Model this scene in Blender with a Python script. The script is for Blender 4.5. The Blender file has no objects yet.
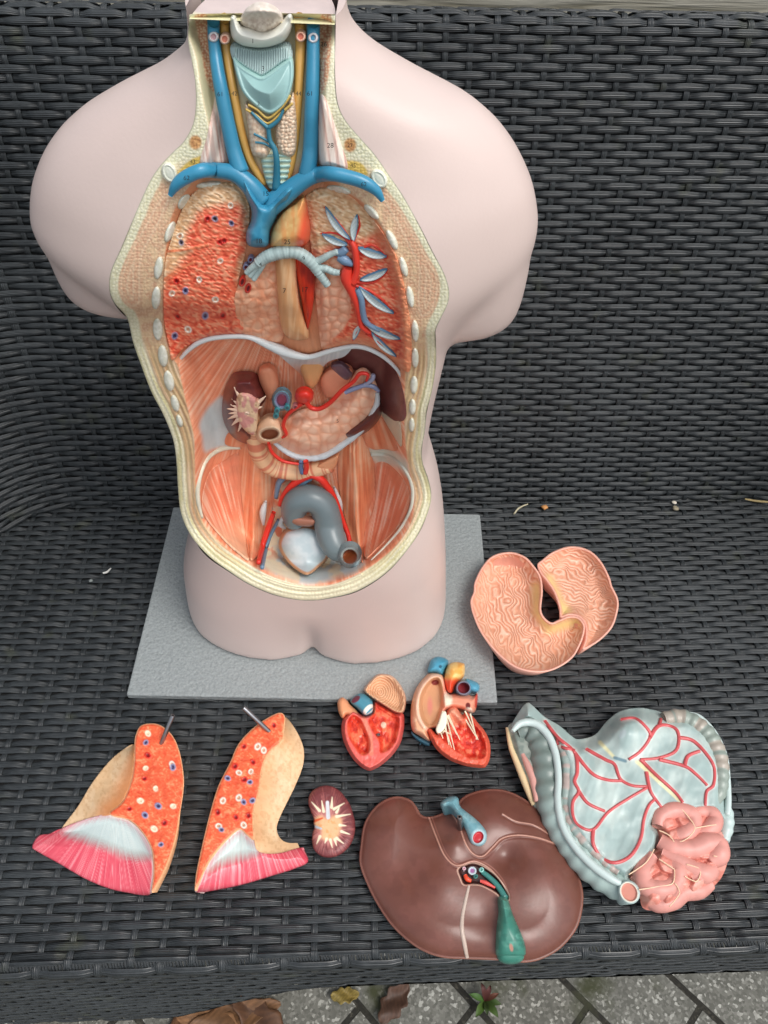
import bpy, bmesh, math, random
import numpy as np
from mathutils import Vector, Matrix
from mathutils.bvhtree import BVHTree
random.seed(7); RNG = np.random.default_rng(7)
SC = bpy.context.scene
COL = SC.collection

# ------------------------------------------------------------------ camera, world, light
F, PITCH, ROLL, CH = 760.0, 0.86724, 0.04, 0.72792      # focal length in px, downward pitch, roll, height over seat
FW = np.array([0, math.cos(PITCH), -math.sin(PITCH)])
DN = np.array([0, -math.sin(PITCH), -math.cos(PITCH)])
RT = np.array([1.0, 0, 0])
CC, SS = math.cos(ROLL), math.sin(ROLL)
IR = CC * RT - SS * DN
ID = SS * RT + CC * DN
CAM = np.array([0, 0, CH])
cam = bpy.data.objects.new('camera', bpy.data.cameras.new('camera'))
COL.objects.link(cam)
m = Matrix.Identity(4)
for i, v in enumerate((IR, -ID, -FW)):
    for j in range(3): m[j][i] = v[j]
m[2][3] = CH
cam.matrix_world = m
cam.data.sensor_fit = 'VERTICAL'; cam.data.sensor_height = 36; cam.data.lens = F / 1024 * 36
cam.data.clip_start = 0.01; cam.data.clip_end = 200
SC.camera = cam
SC.render.resolution_x, SC.render.resolution_y = 768, 1024
SC.view_settings.view_transform = 'Standard'; SC.view_settings.look = 'None'
SC.view_settings.exposure = 0.9; SC.view_settings.gamma = 1

SUN_EL, SUN_AZ = math.radians(60), math.radians(125)     # azimuth clockwise from +Y (away from the camera)
W = bpy.data.worlds.new('World'); SC.world = W; W.use_nodes = True
nt = W.node_tree; bg = nt.nodes['Background']; bg.inputs[1].default_value = 0.1
sky = nt.nodes.new('ShaderNodeTexSky'); sky.sky_type = 'NISHITA'; sky.sun_disc = False
sky.sun_elevation = SUN_EL; sky.sun_rotation = SUN_AZ; sky.air_density = 1.0; sky.dust_density = 3.0
hs = nt.nodes.new('ShaderNodeHueSaturation'); hs.inputs['Saturation'].default_value = 0.35
nt.links.new(sky.outputs[0], hs.inputs['Color']); nt.links.new(hs.outputs[0], bg.inputs[0])
sun = bpy.data.objects.new('sun', bpy.data.lights.new('sun', 'SUN')); COL.objects.link(sun)
sun.data.energy = 0.85; sun.data.angle = math.radians(28); sun.data.color = (1, 0.96, 0.91)
sd = Vector((math.sin(SUN_AZ) * math.cos(SUN_EL), math.cos(SUN_AZ) * math.cos(SUN_EL), math.sin(SUN_EL)))
sun.rotation_euler = sd.to_track_quat('Z', 'Y').to_euler(); sun.location = (0.5, 0.5, 2)

# ------------------------------------------------------------------ numeric helpers
def rays(u, v):
    X = (np.asarray(u, float) - 384); Y = (np.asarray(v, float) - 512)
    x = (CC * X + SS * Y) / F; y = (-SS * X + CC * Y) / F
    return FW + x[..., None] * RT + y[..., None] * DN
def on_z(u, v, z):
    d = rays(u, v); t = (z - CH) / d[..., 2]; return CAM + t[..., None] * d
def on_y(u, v, yy):
    d = rays(u, v); t = yy / d[..., 1]; return CAM + t[..., None] * d
def lin(c):
    c = np.asarray(c, float) / 255.0
    return np.where(c <= 0.04045, c / 12.92, ((c + 0.055) / 1.055) ** 2.4)
def sst(a, b, x):
    t = np.clip((x - a) / (b - a), 0, 1); return t * t * (3 - 2 * t)
def cr(pts, closed=False, n=6):
    P = np.asarray(pts, float); N = len(P); out = []
    for i in range(N if closed else N - 1):
        if closed: a, b, c, d = P[i - 1], P[i], P[(i + 1) % N], P[(i + 2) % N]
        else: a, b, c, d = P[max(i - 1, 0)], P[i], P[i + 1], P[min(i + 2, N - 1)]
        for k in range(n):
            t = k / n
            out.append(0.5 * ((2 * b) + (c - a) * t + (2 * a - 5 * b + 4 * c - d) * t * t + (3 * b - a - 3 * c + d) * t ** 3))
    if not closed: out.append(P[-1])
    return np.array(out)
CROPS = dict(A=(160, 0, 3.2), B=(140, 180, 2.56), C=(160, 330, 2.743), D=(210, 340, 4.042), E=(230, 460, 4.042),
             L1=(100, 140, 4.656), R1=(300, 140, 4.656), L2=(140, 340, 3.938), R2=(300, 340, 3.938), N=(200, 0, 5.486),
             M=(230, 230, 4.267), F1=(25, 715, 4.518), F2=(185, 700, 5.12), G1=(325, 660, 8.533), G2=(400, 650, 7.68),
             K=(300, 780, 12.05), H=(340, 780, 2.954), V=(430, 780, 7.68), I=(490, 690, 2.954), I1=(500, 695, 6.4),
             I2=(615, 700, 5.908), I3=(540, 800, 3.84), J=(450, 530, 4.042), P=(0, 0, 1.0))
def q(k, *p):
    x, y, s = CROPS[k]
    return [(x + a / s, y + b / s) for a, b in p]
def segdist(u, v, P, closed=True):
    """distance to polyline, parity-inside, index of nearest param"""
    shp = u.shape; u = u.ravel(); v = v.ravel()
    A = P; B = np.roll(P, -1, 0)
    if not closed: A, B = P[:-1], P[1:]
    best = np.full(u.shape, 1e9); par = np.zeros(u.shape); nx = np.zeros(u.shape); ny = np.zeros(u.shape); ins = np.zeros(u.shape, bool)
    L = np.hypot(*(B - A).T); cum = np.concatenate([[0], np.cumsum(L)])
    for i in range(len(A)):
        ax, ay = A[i]; bx, by = B[i]; dx, dy = bx - ax, by - ay; l2 = dx * dx + dy * dy + 1e-12
        t = np.clip(((u - ax) * dx + (v - ay) * dy) / l2, 0, 1)
        px, py = ax + t * dx, ay + t * dy
        d = (u - px) ** 2 + (v - py) ** 2
        w = d < best
        best[w] = d[w]; nx[w] = px[w]; ny[w] = py[w]; par[w] = (cum[i] + t[w] * L[i]) / cum[-1]
        if closed and ay != by:
            c = ((ay > v) != (by > v)) & (u < (bx - ax) * (v - ay) / (by - ay) + ax)
            ins ^= c
    return np.sqrt(best).reshape(shp), ins.reshape(shp), par.reshape(shp), nx.reshape(shp), ny.reshape(shp)
def sdf(u, v, P):
    """signed distance in px, + inside; far outside is -99"""
    P = np.asarray(P); out = np.full(u.shape, -99.0)
    m = (u > P[:, 0].min() - 12) & (u < P[:, 0].max() + 12) & (v > P[:, 1].min() - 12) & (v < P[:, 1].max() + 12)
    if m.any():
        d, i, *_ = segdist(u[m], v[m], P); out[m] = np.where(i, d, -d)
    return out
def poly(k, *p, n=5): return cr(q(k, *p), True, n)
def inm(u, v, P, soft=0.8):
    return sst(-soft, soft, sdf(u, v, P))
def stroke(u, v, P, w0, w1=None, soft=0.7):
    P = np.asarray(P, float); w1 = w0 if w1 is None else w1
    out = np.zeros(u.shape); M = max(w0, w1) + soft + 1
    m = (u > P[:, 0].min() - M) & (u < P[:, 0].max() + M) & (v > P[:, 1].min() - M) & (v < P[:, 1].max() + M)
    if m.any():
        d, _, t, *_ = segdist(u[m], v[m], P, False)
        w = w0 + (w1 - w0) * t
        out[m] = 1 - sst(w - soft, w + soft, d)
    return out
def disc(u, v, c, r, ry=None, ang=0, soft=0.25):
    ry = ry or r; x, y = u - c[0], v - c[1]; ca, sa = math.cos(ang), math.sin(ang)
    d = np.hypot((x * ca + y * sa) / r, (-x * sa + y * ca) / ry)
    return 1 - sst(1 - soft, 1 + soft, d)
def _h(ix, iy, s):
    n = (ix.astype(np.int64) * 374761393 + iy.astype(np.int64) * 668265263 + s * 69069) & 0xffffffff
    n = ((n ^ (n >> 13)) * 1274126177) & 0xffffffff
    return ((n ^ (n >> 16)) & 0xffff) / 65535.0
def noise(x, y, s=0):
    ix = np.floor(x); iy = np.floor(y); fx = x - ix; fy = y - iy
    fx = fx * fx * (3 - 2 * fx); fy = fy * fy * (3 - 2 * fy)
    a = _h(ix, iy, s); b = _h(ix + 1, iy, s); c = _h(ix, iy + 1, s); d = _h(ix + 1, iy + 1, s)
    return (a * (1 - fx) + b * fx) * (1 - fy) + (c * (1 - fx) + d * fx) * fy
def fbm(x, y, s=0, o=3):
    r = 0; a = 0.5
    for i in range(o): r = r + a * noise(x * 2 ** i, y * 2 ** i, s + i); a /= 2
    return r / (1 - 0.5 ** o)
def worley(x, y, s=0):
    """F1 and F2-F1 of a jittered grid"""
    ix = np.floor(x); iy = np.floor(y); f1 = np.full(x.shape, 9.0); f2 = np.full(x.shape, 9.0)
    for i in (-1, 0, 1):
        for j in (-1, 0, 1):
            cx = ix + i; cy = iy + j
            d = np.hypot(cx + 0.15 + 0.7 * _h(cx, cy, s) - x, cy + 0.15 + 0.7 * _h(cx, cy, s + 5) - y)
            f2 = np.where(d < f1, f1, np.minimum(f2, d)); f1 = np.minimum(f1, d)
    return f1, f2 - f1
def mixc(c, col, m):
    return c * (1 - m[..., None]) + lin(col) * m[..., None]
def base(u, col): return np.ones(u.shape + (1,)) * lin(col)

# ------------------------------------------------------------------ materials
def mat_paint(name, rough=0.4, grain=60, bump=0.15, var=0.10, coat=0.0, spec=0.5):
    """hand-painted plastic: painted colours live in the 'Col' attribute, fine speckle and bump are procedural"""
    m = bpy.data.materials.new(name); m.use_nodes = True; t = m.node_tree; N = t.nodes; b = N['Principled BSDF']
    a = N.new('ShaderNodeAttribute'); a.attribute_name = 'Col'
    g = N.new('ShaderNodeNewGeometry')
    n = N.new('ShaderNodeTexNoise'); n.inputs['Scale'].default_value = grain; n.inputs['Detail'].default_value = 5
    tc = N.new('ShaderNodeTexCoord'); t.links.new(tc.outputs['Object'], n.inputs['Vector'])
    mr = N.new('ShaderNodeMapRange'); mr.inputs[1].default_value = 0.3; mr.inputs[2].default_value = 0.7
    mr.inputs[3].default_value = 1 - var; mr.inputs[4].default_value = 1 + var
    t.links.new(n.outputs[0], mr.inputs[0])
    mx = N.new('ShaderNodeMix'); mx.data_type = 'RGBA'; mx.blend_type = 'MULTIPLY'; mx.inputs[0].default_value = 1
    t.links.new(a.outputs['Color'], mx.inputs[6]); t.links.new(mr.outputs[0], mx.inputs[7])
    t.links.new(mx.outputs[2], b.inputs['Base Color'])
    n2 = N.new('ShaderNodeTexNoise'); n2.inputs['Scale'].default_value = grain * 9; n2.inputs['Detail'].default_value = 3
    t.links.new(tc.outputs['Object'], n2.inputs['Vector'])
    bp = N.new('ShaderNodeBump'); bp.inputs['Strength'].default_value = bump; bp.inputs['Distance'].default_value = 0.0006
    t.links.new(n2.outputs[0], bp.inputs['Height']); t.links.new(bp.outputs[0], b.inputs['Normal'])
    mr2 = N.new('ShaderNodeMapRange'); mr2.inputs[3].default_value = rough - 0.07; mr2.inputs[4].default_value = rough + 0.1
    t.links.new(n.outputs[0], mr2.inputs[0]); t.links.new(mr2.outputs[0], b.inputs['Roughness'])
    b.inputs['Coat Weight'].default_value = coat; b.inputs['Coat Roughness'].default_value = 0.15
    b.inputs['Specular IOR Level'].default_value = spec
    return m
def mat_plain(name, col, rough=0.5, grain=40, bump=0.2, var=0.08, metal=0.0, scale2=None, spec=0.5, dist=0.001):
    m = bpy.data.materials.new(name); m.use_nodes = True; t = m.node_tree; N = t.nodes; b = N['Principled BSDF']
    tc = N.new('ShaderNodeTexCoord'); n = N.new('ShaderNodeTexNoise'); n.inputs['Scale'].default_value = grain; n.inputs['Detail'].default_value = 6
    t.links.new(tc.outputs['Object'], n.inputs['Vector'])
    r = N.new('ShaderNodeValToRGB'); c = lin(col)
    r.color_ramp.elements[0].position = 0.3; r.color_ramp.elements[1].position = 0.7
    r.color_ramp.elements[0].color = (*(c * (1 - var)), 1); r.color_ramp.elements[1].color = (*np.minimum(c * (1 + var), 1), 1)
    t.links.new(n.outputs[0], r.inputs[0]); t.links.new(r.outputs[0], b.inputs['Base Color'])
    n2 = N.new('ShaderNodeTexNoise'); n2.inputs['Scale'].default_value = scale2 or grain * 8; n2.inputs['Detail'].default_value = 4
    t.links.new(tc.outputs['Object'], n2.inputs['Vector'])
    bp = N.new('ShaderNodeBump'); bp.inputs['Strength'].default_value = bump; bp.inputs['Distance'].default_value = dist
    t.links.new(n2.outputs[0], bp.inputs['Height']); t.links.new(bp.outputs[0], b.inputs['Normal'])
    b.inputs['Roughness'].default_value = rough; b.inputs['Metallic'].default_value = metal; b.inputs['Specular IOR Level'].default_value = spec
    return m
MP = mat_paint('painted_plastic', 0.42, 70, 0.2, 0.07)
MG = mat_paint('glossy_painted_plastic', 0.36, 26, 0.2, 0.045, coat=0.12)
MTUBE = MP

def mesh_obj(name, V, Fc, mat, parent=None, col=None, smooth=True):
    me = bpy.data.meshes.new(name); me.from_pydata([tuple(map(float, p)) for p in V], [], [tuple(map(int, f)) for f in Fc])
    me.materials.append(mat)
    if col is not None:
        at = me.color_attributes.new('Col', 'FLOAT_COLOR', 'POINT')
        c4 = np.ones((len(V), 4), np.float32); c4[:, :3] = np.clip(col, 0, 1); at.data.foreach_set('color', c4.ravel())
    if smooth: me.polygons.foreach_set('use_smooth', [True] * len(me.polygons))
    me.update()
    o = bpy.data.objects.new(name, me); COL.objects.link(o)
    if parent is not None: o.parent = parent; o.matrix_parent_inverse = parent.matrix_world.inverted() if False else Matrix.Translation(-Vector(parent.location))
    return o
def thing(name, label, cat, loc=(0, 0, 0), group=None):
    o = bpy.data.objects.new(name, None); COL.objects.link(o); o.location = loc
    o.empty_display_size = 0.02
    tag(o, label, cat, group); return o
def tag(o, label=None, cat=None, group=None, kind=None):
    if label: o['label'] = label
    if cat: o['category'] = cat
    if group: o['group'] = group
    if kind: o['kind'] = kind
    return o

# ------------------------------------------------------------------ reliefs and tubes laid on a carrier surface
class Seat:
    """things lying on the seat: height is metres above the seat plane"""
    @staticmethod
    def pt(u, v, h): return on_z(u, v, np.asarray(h, float) + Z0)
Z0 = 0.0015
def relief(name, outline, hf, cf, surf, parent, mat=None, step=0.9, skirt=None, inset=0.0, holes=()):
    P = np.asarray(outline); x0, y0 = P.min(0) - 2; x1, y1 = P.max(0) + 2
    us = np.arange(x0, x1, step); vs = np.arange(y0, y1, step); U, Vv = np.meshgrid(us, vs)
    def field(U, Vv):
        d, ins, _, nx, ny = segdist(U, Vv, P); s = np.where(ins, d, -d)
        for Hh in holes:
            d2, i2, _, nx2, ny2 = segdist(U, Vv, np.asarray(Hh)); s2 = np.where(i2, -d2, d2)
            w = s2 < s; s = np.where(w, s2, s); nx = np.where(w, nx2, nx); ny = np.where(w, ny2, ny)
        return s, nx, ny
    s, nx, ny = field(U, Vv)
    cu = (U[:-1, :-1] + U[1:, 1:]) / 2; cv = (Vv[:-1, :-1] + Vv[1:, 1:]) / 2
    sc = (s[:-1, :-1] + s[1:, 1:] + s[:-1, 1:] + s[1:, :-1]) / 4
    keep = sc > 0
    nr, nc = U.shape; idx = np.arange(nr * nc).reshape(nr, nc)
    Fc = np.stack([idx[:-1, :-1][keep], idx[1:, :-1][keep], idx[1:, 1:][keep], idx[:-1, 1:][keep]], 1)
    # snap verts near the outline
    cnt = np.zeros((nr, nc), int)
    for a in ((0, 0), (0, 1), (1, 0), (1, 1)):
        cnt[a[0]:nr - 1 + a[0], a[1]:nc - 1 + a[1]] += keep
    bd = (cnt > 0) & (cnt < 4)
    U2 = np.where(bd & (np.abs(s) < 1.3 * step), nx, U); V2 = np.where(bd & (np.abs(s) < 1.3 * step), ny, Vv)
    s = np.where(bd, 0, np.maximum(s, 0))
    used = np.unique(Fc); remap = -np.ones(nr * nc, int); remap[used] = np.arange(len(used)); Fc = remap[Fc]
    u = U2.ravel()[used]; v = V2.ravel()[used]; d = s.ravel()[used]
    h = hf(u, v, d); c = cf(u, v, d); X = surf.pt(u, v, h)
    if skirt is not None:
        E = {}
        for f in Fc:
            for k in range(4):
                a, b = f[k], f[(k + 1) % 4]
                if (b, a) in E: del E[(b, a)]
                else: E[(a, b)] = 1
        bv = sorted({a for e in E for a in e}); mp = {}
        cx, cy = u.mean(), v.mean(); nv = []; nc2 = []
        XX = surf.pt(u, v, np.zeros_like(u) + 0.0)
        for n_, i in enumerate(bv):
            mp[i] = len(X) + n_; b = X[i].copy(); low = skirt
            if surf is Seat:
                b2 = np.array([X[i][0], X[i][1], Z0 + low]); ctr = X.mean(0)
                dd = ctr[:2] - b2[:2]; L = np.hypot(*dd) + 1e-9; b2[:2] += dd / L * inset
            else: b2 = b + np.array([0, low, 0])
            nv.append(b2); nc2.append(c[i])
        X = np.vstack([X, nv]); c = np.vstack([c, nc2])
        Fl = [tuple(f) for f in Fc] + [(b, a, mp[a], mp[b]) for a, b in E]
    else: Fl = Fc
    return mesh_obj(name, X, Fl, mat or MP, parent, c)
def catmull3(P, n=4): return cr(P, False, n)
def tube(name, pts, r, surf, parent, col, mat=None, lift=0.5, base_h=None, rings=0, ringcol=None, cap=True, n=5, seg=10, flat=1.0, colfn=None, obj=True, rough=0):
    """pts px polyline, r px (scalar or list); runs on the surface"""
    pts = np.asarray(pts, float); R = np.full(len(pts), float(r)) if np.isscalar(r) else np.asarray(r, float)
    S = cr(np.column_stack([pts, R]), False, n); u, v, rr = S[:, 0], S[:, 1], S[:, 2]
    mp = scale_at(surf, u, v); rm = rr * mp
    h = lift * rm if base_h is None else base_h(u, v) + lift * rm
    C = surf.pt(u, v, h)
    V, Fc, cols = [], [], []
    T = np.gradient(C, axis=0); T /= np.linalg.norm(T, axis=1)[:, None] + 1e-12
    up = NORM[0] if surf is Seat else NORM[1]
    L = np.concatenate([[0], np.cumsum(np.hypot(np.diff(u), np.diff(v)))])
    for i in range(len(C)):
        t = T[i]; b = np.cross(t, up); b /= np.linalg.norm(b) + 1e-12; nn = np.cross(b, t)
        k = 1.0
        if rings: k = 1 + 0.06 * math.sin(L[i] * 2 * math.pi / rings)
        for j in range(seg):
            a = 2 * math.pi * j / seg
            V.append(C[i] + rm[i] * k * (math.cos(a) * b + math.sin(a) * nn * flat))
        if colfn: cols += [colfn(u[i], v[i], i / (len(C) - 1))] * seg
        else: cols += [lin(col)] * seg
    for i in range(len(C) - 1):
        for j in range(seg):
            a, b_ = i * seg + j, i * seg + (j + 1) % seg
            Fc.append((a, b_, b_ + seg, a + seg))
    if cap:
        for e in (0, len(C) - 1):
            V.append(C[e]); cols.append(cols[e * seg]); k = len(V) - 1
            for j in range(seg): Fc.append((e * seg + j, e * seg + (j + 1) % seg, k))
    if not obj: return V, Fc, cols
    return mesh_obj(name, V, Fc, mat or MTUBE, parent, np.array(cols))
NORM = [np.array([0, 0, 1.0]), np.array([0, -1.0, 0.0])]
def scale_at(surf, u, v):
    X = surf.pt(u, v, np.zeros_like(u)); return ((X - CAM) @ FW) / F
def merge(name, parts, mat, parent):
    V, Fc, cc = [], [], []
    for v, f, c in parts:
        o = len(V); V += list(v); Fc += [tuple(i + o for i in g) for g in f]; cc += list(c)
    return mesh_obj(name, V, Fc, mat, parent, np.array(cc))
def dome(D, R, p=2.0):
    t = np.clip(1 - D / R, 0, 1); return (1 - t ** p) ** (1 / p)

# ------------------------------------------------------------------ bench (large structure)
BY = 0.066; bx_ = np.array([math.cos(BY), math.sin(BY), 0]); by_ = np.array([-math.sin(BY), math.cos(BY), 0]); B0 = np.array([0, 0.632, 0])
def mat_rattan(name, c0, c1, rough=0.42):
    m = bpy.data.materials.new(name); m.use_nodes = True; t = m.node_tree; N = t.nodes; L = t.links; b = N['Principled BSDF']
    uv = N.new('ShaderNodeUVMap'); uv.uv_map = 'strand'; sx = N.new('ShaderNodeSeparateXYZ'); L.new(uv.outputs[0], sx.inputs[0])
    # fine ridges along every strand: v runs across the strand
    mu = N.new('ShaderNodeMath'); mu.operation = 'MULTIPLY'; mu.inputs[1].default_value = 2 * math.pi * 4.5; L.new(sx.outputs[1], mu.inputs[0])
    si = N.new('ShaderNodeMath'); si.operation = 'SINE'; L.new(mu.outputs[0], si.inputs[0])
    tc = N.new('ShaderNodeTexCoord')
    n1 = N.new('ShaderNodeTexNoise'); n1.inputs['Scale'].default_value = 9; n1.inputs['Detail'].default_value = 6; L.new(tc.outputs['Object'], n1.inputs['Vector'])
    n2 = N.new('ShaderNodeTexNoise'); n2.inputs['Scale'].default_value = 260; n2.inputs['Detail'].default_value = 3; L.new(tc.outputs['Object'], n2.inputs['Vector'])
    cx = N.new('ShaderNodeCombineXYZ'); L.new(sx.outputs[0], cx.inputs[0]); L.new(sx.outputs[1], cx.inputs[1])
    wn = N.new('ShaderNodeTexNoise'); wn.inputs['Scale'].default_value = 1.0; wn.inputs['Detail'].default_value = 3
    mp = N.new('ShaderNodeMapping'); mp.inputs['Scale'].default_value = (12, 3, 1); L.new(cx.outputs[0], mp.inputs[0]); L.new(mp.outputs[0], wn.inputs['Vector'])
    r = N.new('ShaderNodeValToRGB'); r.color_ramp.elements[0].position = 0.3; r.color_ramp.elements[1].position = 0.75
    r.color_ramp.elements[0].color = (*c0, 1); r.color_ramp.elements[1].color = (*c1, 1)
    ad = N.new('ShaderNodeMath'); ad.operation = 'ADD'; L.new(n1.outputs[0], ad.inputs[0]); L.new(wn.outputs[0], ad.inputs[1])
    ha = N.new('ShaderNodeMath'); ha.operation = 'MULTIPLY'; ha.inputs[1].default_value = 0.5; L.new(ad.outputs[0], ha.inputs[0]); L.new(ha.outputs[0], r.inputs[0])
    # algae and dust caught here and there
    n3 = N.new('ShaderNodeTexNoise'); n3.inputs['Scale'].default_value = 34; n3.inputs['Detail'].default_value = 4; L.new(tc.outputs['Object'], n3.inputs['Vector'])
    r3 = N.new('ShaderNodeValToRGB'); r3.color_ramp.elements[0].position = 0.62; r3.color_ramp.elements[1].position = 0.80
    r3.color_ramp.elements[1].color = (0.5, 0.5, 0.5, 1)
    L.new(n3.outputs[0], r3.inputs[0])
    mx = N.new('ShaderNodeMix'); mx.data_type = 'RGBA'; L.new(r3.outputs[0], mx.inputs[0]); L.new(r.outputs[0], mx.inputs[6]); mx.inputs[7].default_value = (0.075, 0.08, 0.04, 1)
    L.new(mx.outputs[2], b.inputs['Base Color'])
    hh = N.new('ShaderNodeMath'); hh.operation = 'MULTIPLY_ADD'; hh.inputs[1].default_value = 0.35; L.new(n2.outputs[0], hh.inputs[0]); L.new(si.outputs[0], hh.inputs[2])
    bp = N.new('ShaderNodeBump'); bp.inputs['Strength'].default_value = 0.55; bp.inputs['Distance'].default_value = 0.0004
    L.new(hh.outputs[0], bp.inputs['Height']); L.new(bp.outputs[0], b.inputs['Normal'])
    mr = N.new('ShaderNodeMapRange'); mr.inputs[3].default_value = rough - 0.1; mr.inputs[4].default_value = rough + 0.18; L.new(n1.outputs[0], mr.inputs[0]); L.new(mr.outputs[0], b.inputs['Roughness'])
    return m
MR = mat_rattan('woven_plastic_rattan', (0.013, 0.0155, 0.017), (0.052, 0.060, 0.064), 0.34)
MB = mat_plain('dark_inner_web', (10, 11, 12), 0.8, 30, 0.1)
def strip_mesh(S, lines, prof):
    """lines: list of (a array, b array, h array, halfwidth array, axis 0 along a / 1 along b)"""
    V, Fc, UV = [], [], []; off = 0
    for li, (a, b, h, hw, ax) in enumerate(lines):
        k = len(prof); n = len(a); blk = []
        for (x, y) in prof:
            aa = a + (0 if ax == 0 else x * hw); bb = b + (x * hw if ax == 0 else 0)
            blk.append(S(aa, bb, h + y))
        blk = np.stack(blk, 1).reshape(-1, 3)
        V.append(blk)
        i = np.arange(n - 1)[:, None] * k + np.arange(k - 1)[None] + off
        fc = np.stack([i, i + 1, i + k + 1, i + k], -1).reshape(-1, 4)
        if ax == 0: fc = fc[:, ::-1]
        Fc.append(fc)
        t = (a if ax == 0 else b) * 10 + li * 3.7
        w = np.array([p[0] for p in prof]) * 0.5 + 0.5
        UV.append(np.stack([np.repeat(t, k), np.tile(w, n) + 0 * np.repeat(t, k)], 1) + np.array([0, li * 7.0 if False else 0]))
        off += n * k
    return np.vstack(V), np.vstack(Fc), np.vstack(UV)
PROF = [(-1, -0.0008), (-0.8, 0.0002), (0, 0.0006), (0.8, 0.0002), (1, -0.0008)]
def weave(name, S, a0, a1, b0, b1, pw, pr, parent, ww=0.0058, hwf=0.00345, mat=None, seed=0):
    rg = np.random.default_rng(seed); lines = []
    nr = int(round((b1 - b0) / pr)); i0 = int(math.floor(a0 / pw)); i1 = int(math.ceil(a1 / pw))
    for r in range(nr):
        a = np.arange(a0, a1 + 1e-6, pw / 9); ph = a / pw
        ph = ph + 0.05 * np.interp(a, np.linspace(a0, a1, 40), rg.normal(0, 1, 40)); c = np.cos(math.pi * (ph + r)); j = rg.normal(0, 1, 4)
        f = np.tanh(2.6 * (c + 0.48)); f = f / np.tanh(2.6 * 1.48)         # long flat floats, short dips
        wob = 0.00025 * np.sin(a * 31 + j[0] * 3) + 0.00012 * np.interp(a, np.linspace(a0, a1, 60), rg.normal(0, 1.6, 60))
        h = 0.0014 * f - 0.0003 + 0.0002 * c + 0.00032 * np.interp(a, np.linspace(a0, a1, 90), rg.normal(0, 1, 90))
        hw = hwf * (0.93 + 0.10 * c) * rg.uniform(0.93, 1.05)
        lines.append((a, b0 + (r + 0.5) * pr + wob, h, hw, 0))
    V1, F1, U1 = strip_mesh(S, lines, PROF)
    lines = []
    for i in range(i0, i1 + 1):
        b = np.arange(b0, b1 + 1e-6, pr / 5); r = (b - b0) / pr - 0.5
        c = np.cos(math.pi * (r + i + 1))
        h = -0.0001 + 0.0007 * np.clip(1.4 * c, -1, 1)
        aa = i * pw + 0.0004 * np.sin(b * 40 + i) + rg.normal(0, 0.0003)
        lines.append((aa + 0 * b, b, h, np.full(len(b), ww / 2), 1))
    V2, F2, U2 = strip_mesh(S, lines, PROF)
    V = np.vstack([V1, V2]); Fc = np.vstack([F1, F2 + len(V1)]); UV = np.vstack([U1, U2])
    # dark web behind
    ga = np.linspace(a0, a1, 60); gb = np.linspace(b0, b1, 12); GA, GB = np.meshgrid(ga, gb)
    V3 = S(GA.ravel(), GB.ravel(), np.full(GA.size, -0.0032)); idx = np.arange(GA.size).reshape(GA.shape) + len(V)
    F3 = np.stack([idx[:-1, :-1], idx[:-1, 1:], idx[1:, 1:], idx[1:, :-1]], -1).reshape(-1, 4)
    V = np.vstack([V, V3]); UV = np.vstack([UV, np.zeros((len(V3), 2))])
    nf = len(Fc); Fc = np.vstack([Fc, F3])
    me = bpy.data.meshes.new(name); me.vertices.add(len(V)); me.vertices.foreach_set('co', V.astype(np.float32).ravel())
    me.loops.add(len(Fc) * 4); me.loops.foreach_set('vertex_index', Fc.ravel().astype(np.int32))
    me.polygons.add(len(Fc)); me.polygons.foreach_set('loop_start', np.arange(len(Fc), dtype=np.int32) * 4); me.polygons.foreach_set('loop_total', np.full(len(Fc), 4, np.int32))
    me.materials.append(mat or MR); me.materials.append(MB)
    mi = np.zeros(len(Fc), np.int32); mi[nf:] = 1; me.polygons.foreach_set('material_index', mi)
    me.polygons.foreach_set('use_smooth', np.ones(len(Fc), bool))
    uvl = me.uv_layers.new(name='strand'); uvl.data.foreach_set('uv', UV[Fc.ravel()].astype(np.float32).ravel())
    me.update(); me.validate()
    o = bpy.data.objects.new(name, me); COL.objects.link(o); o.parent = parent; o.matrix_parent_inverse = Matrix.Translation(-Vector(parent.location))
    return o
bench = thing('garden_bench', 'black woven plastic rattan bench with high back that everything rests on', 'bench', (0, 0.38, -0.38))
DEPTH = 0.5175
def S_seat(a, b, h):      # a along the bench, b from the front edge to the back; the front rolls over
    R = 0.012; y = np.asarray(b, float) + 0 * a
    # front roll: for b<R wrap round
    th = np.clip((R - y) / R, 0, math.pi / 2); flat = y >= R
    yy = np.where(flat, y, R - (R + h) * np.sin(th)); zz = np.where(flat, h, -R + (R + h) * np.cos(th))
    over = y < R - R * math.pi / 2; ex = (R - R * math.pi / 2) - y
    zz = np.where(over, -R - ex, zz); yy = np.where(over, -h, yy)
    p = B0 + (np.asarray(a, float) + 0 * y)[..., None] * bx_ + (yy - DEPTH)[..., None] * by_
    p = p + np.array([0, 0, 1.0]) * (zz + 0.0028 * 0 )[..., None] - np.array([0, 0, 0.0016]); return p
weave('seat', S_seat, -0.62, 0.66, 0.0195, DEPTH + 0.02, 0.0255, 0.0072, bench, seed=1)
TILT = math.radians(14); SR = 0.12; AL, AR = -0.37, 0.47
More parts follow.
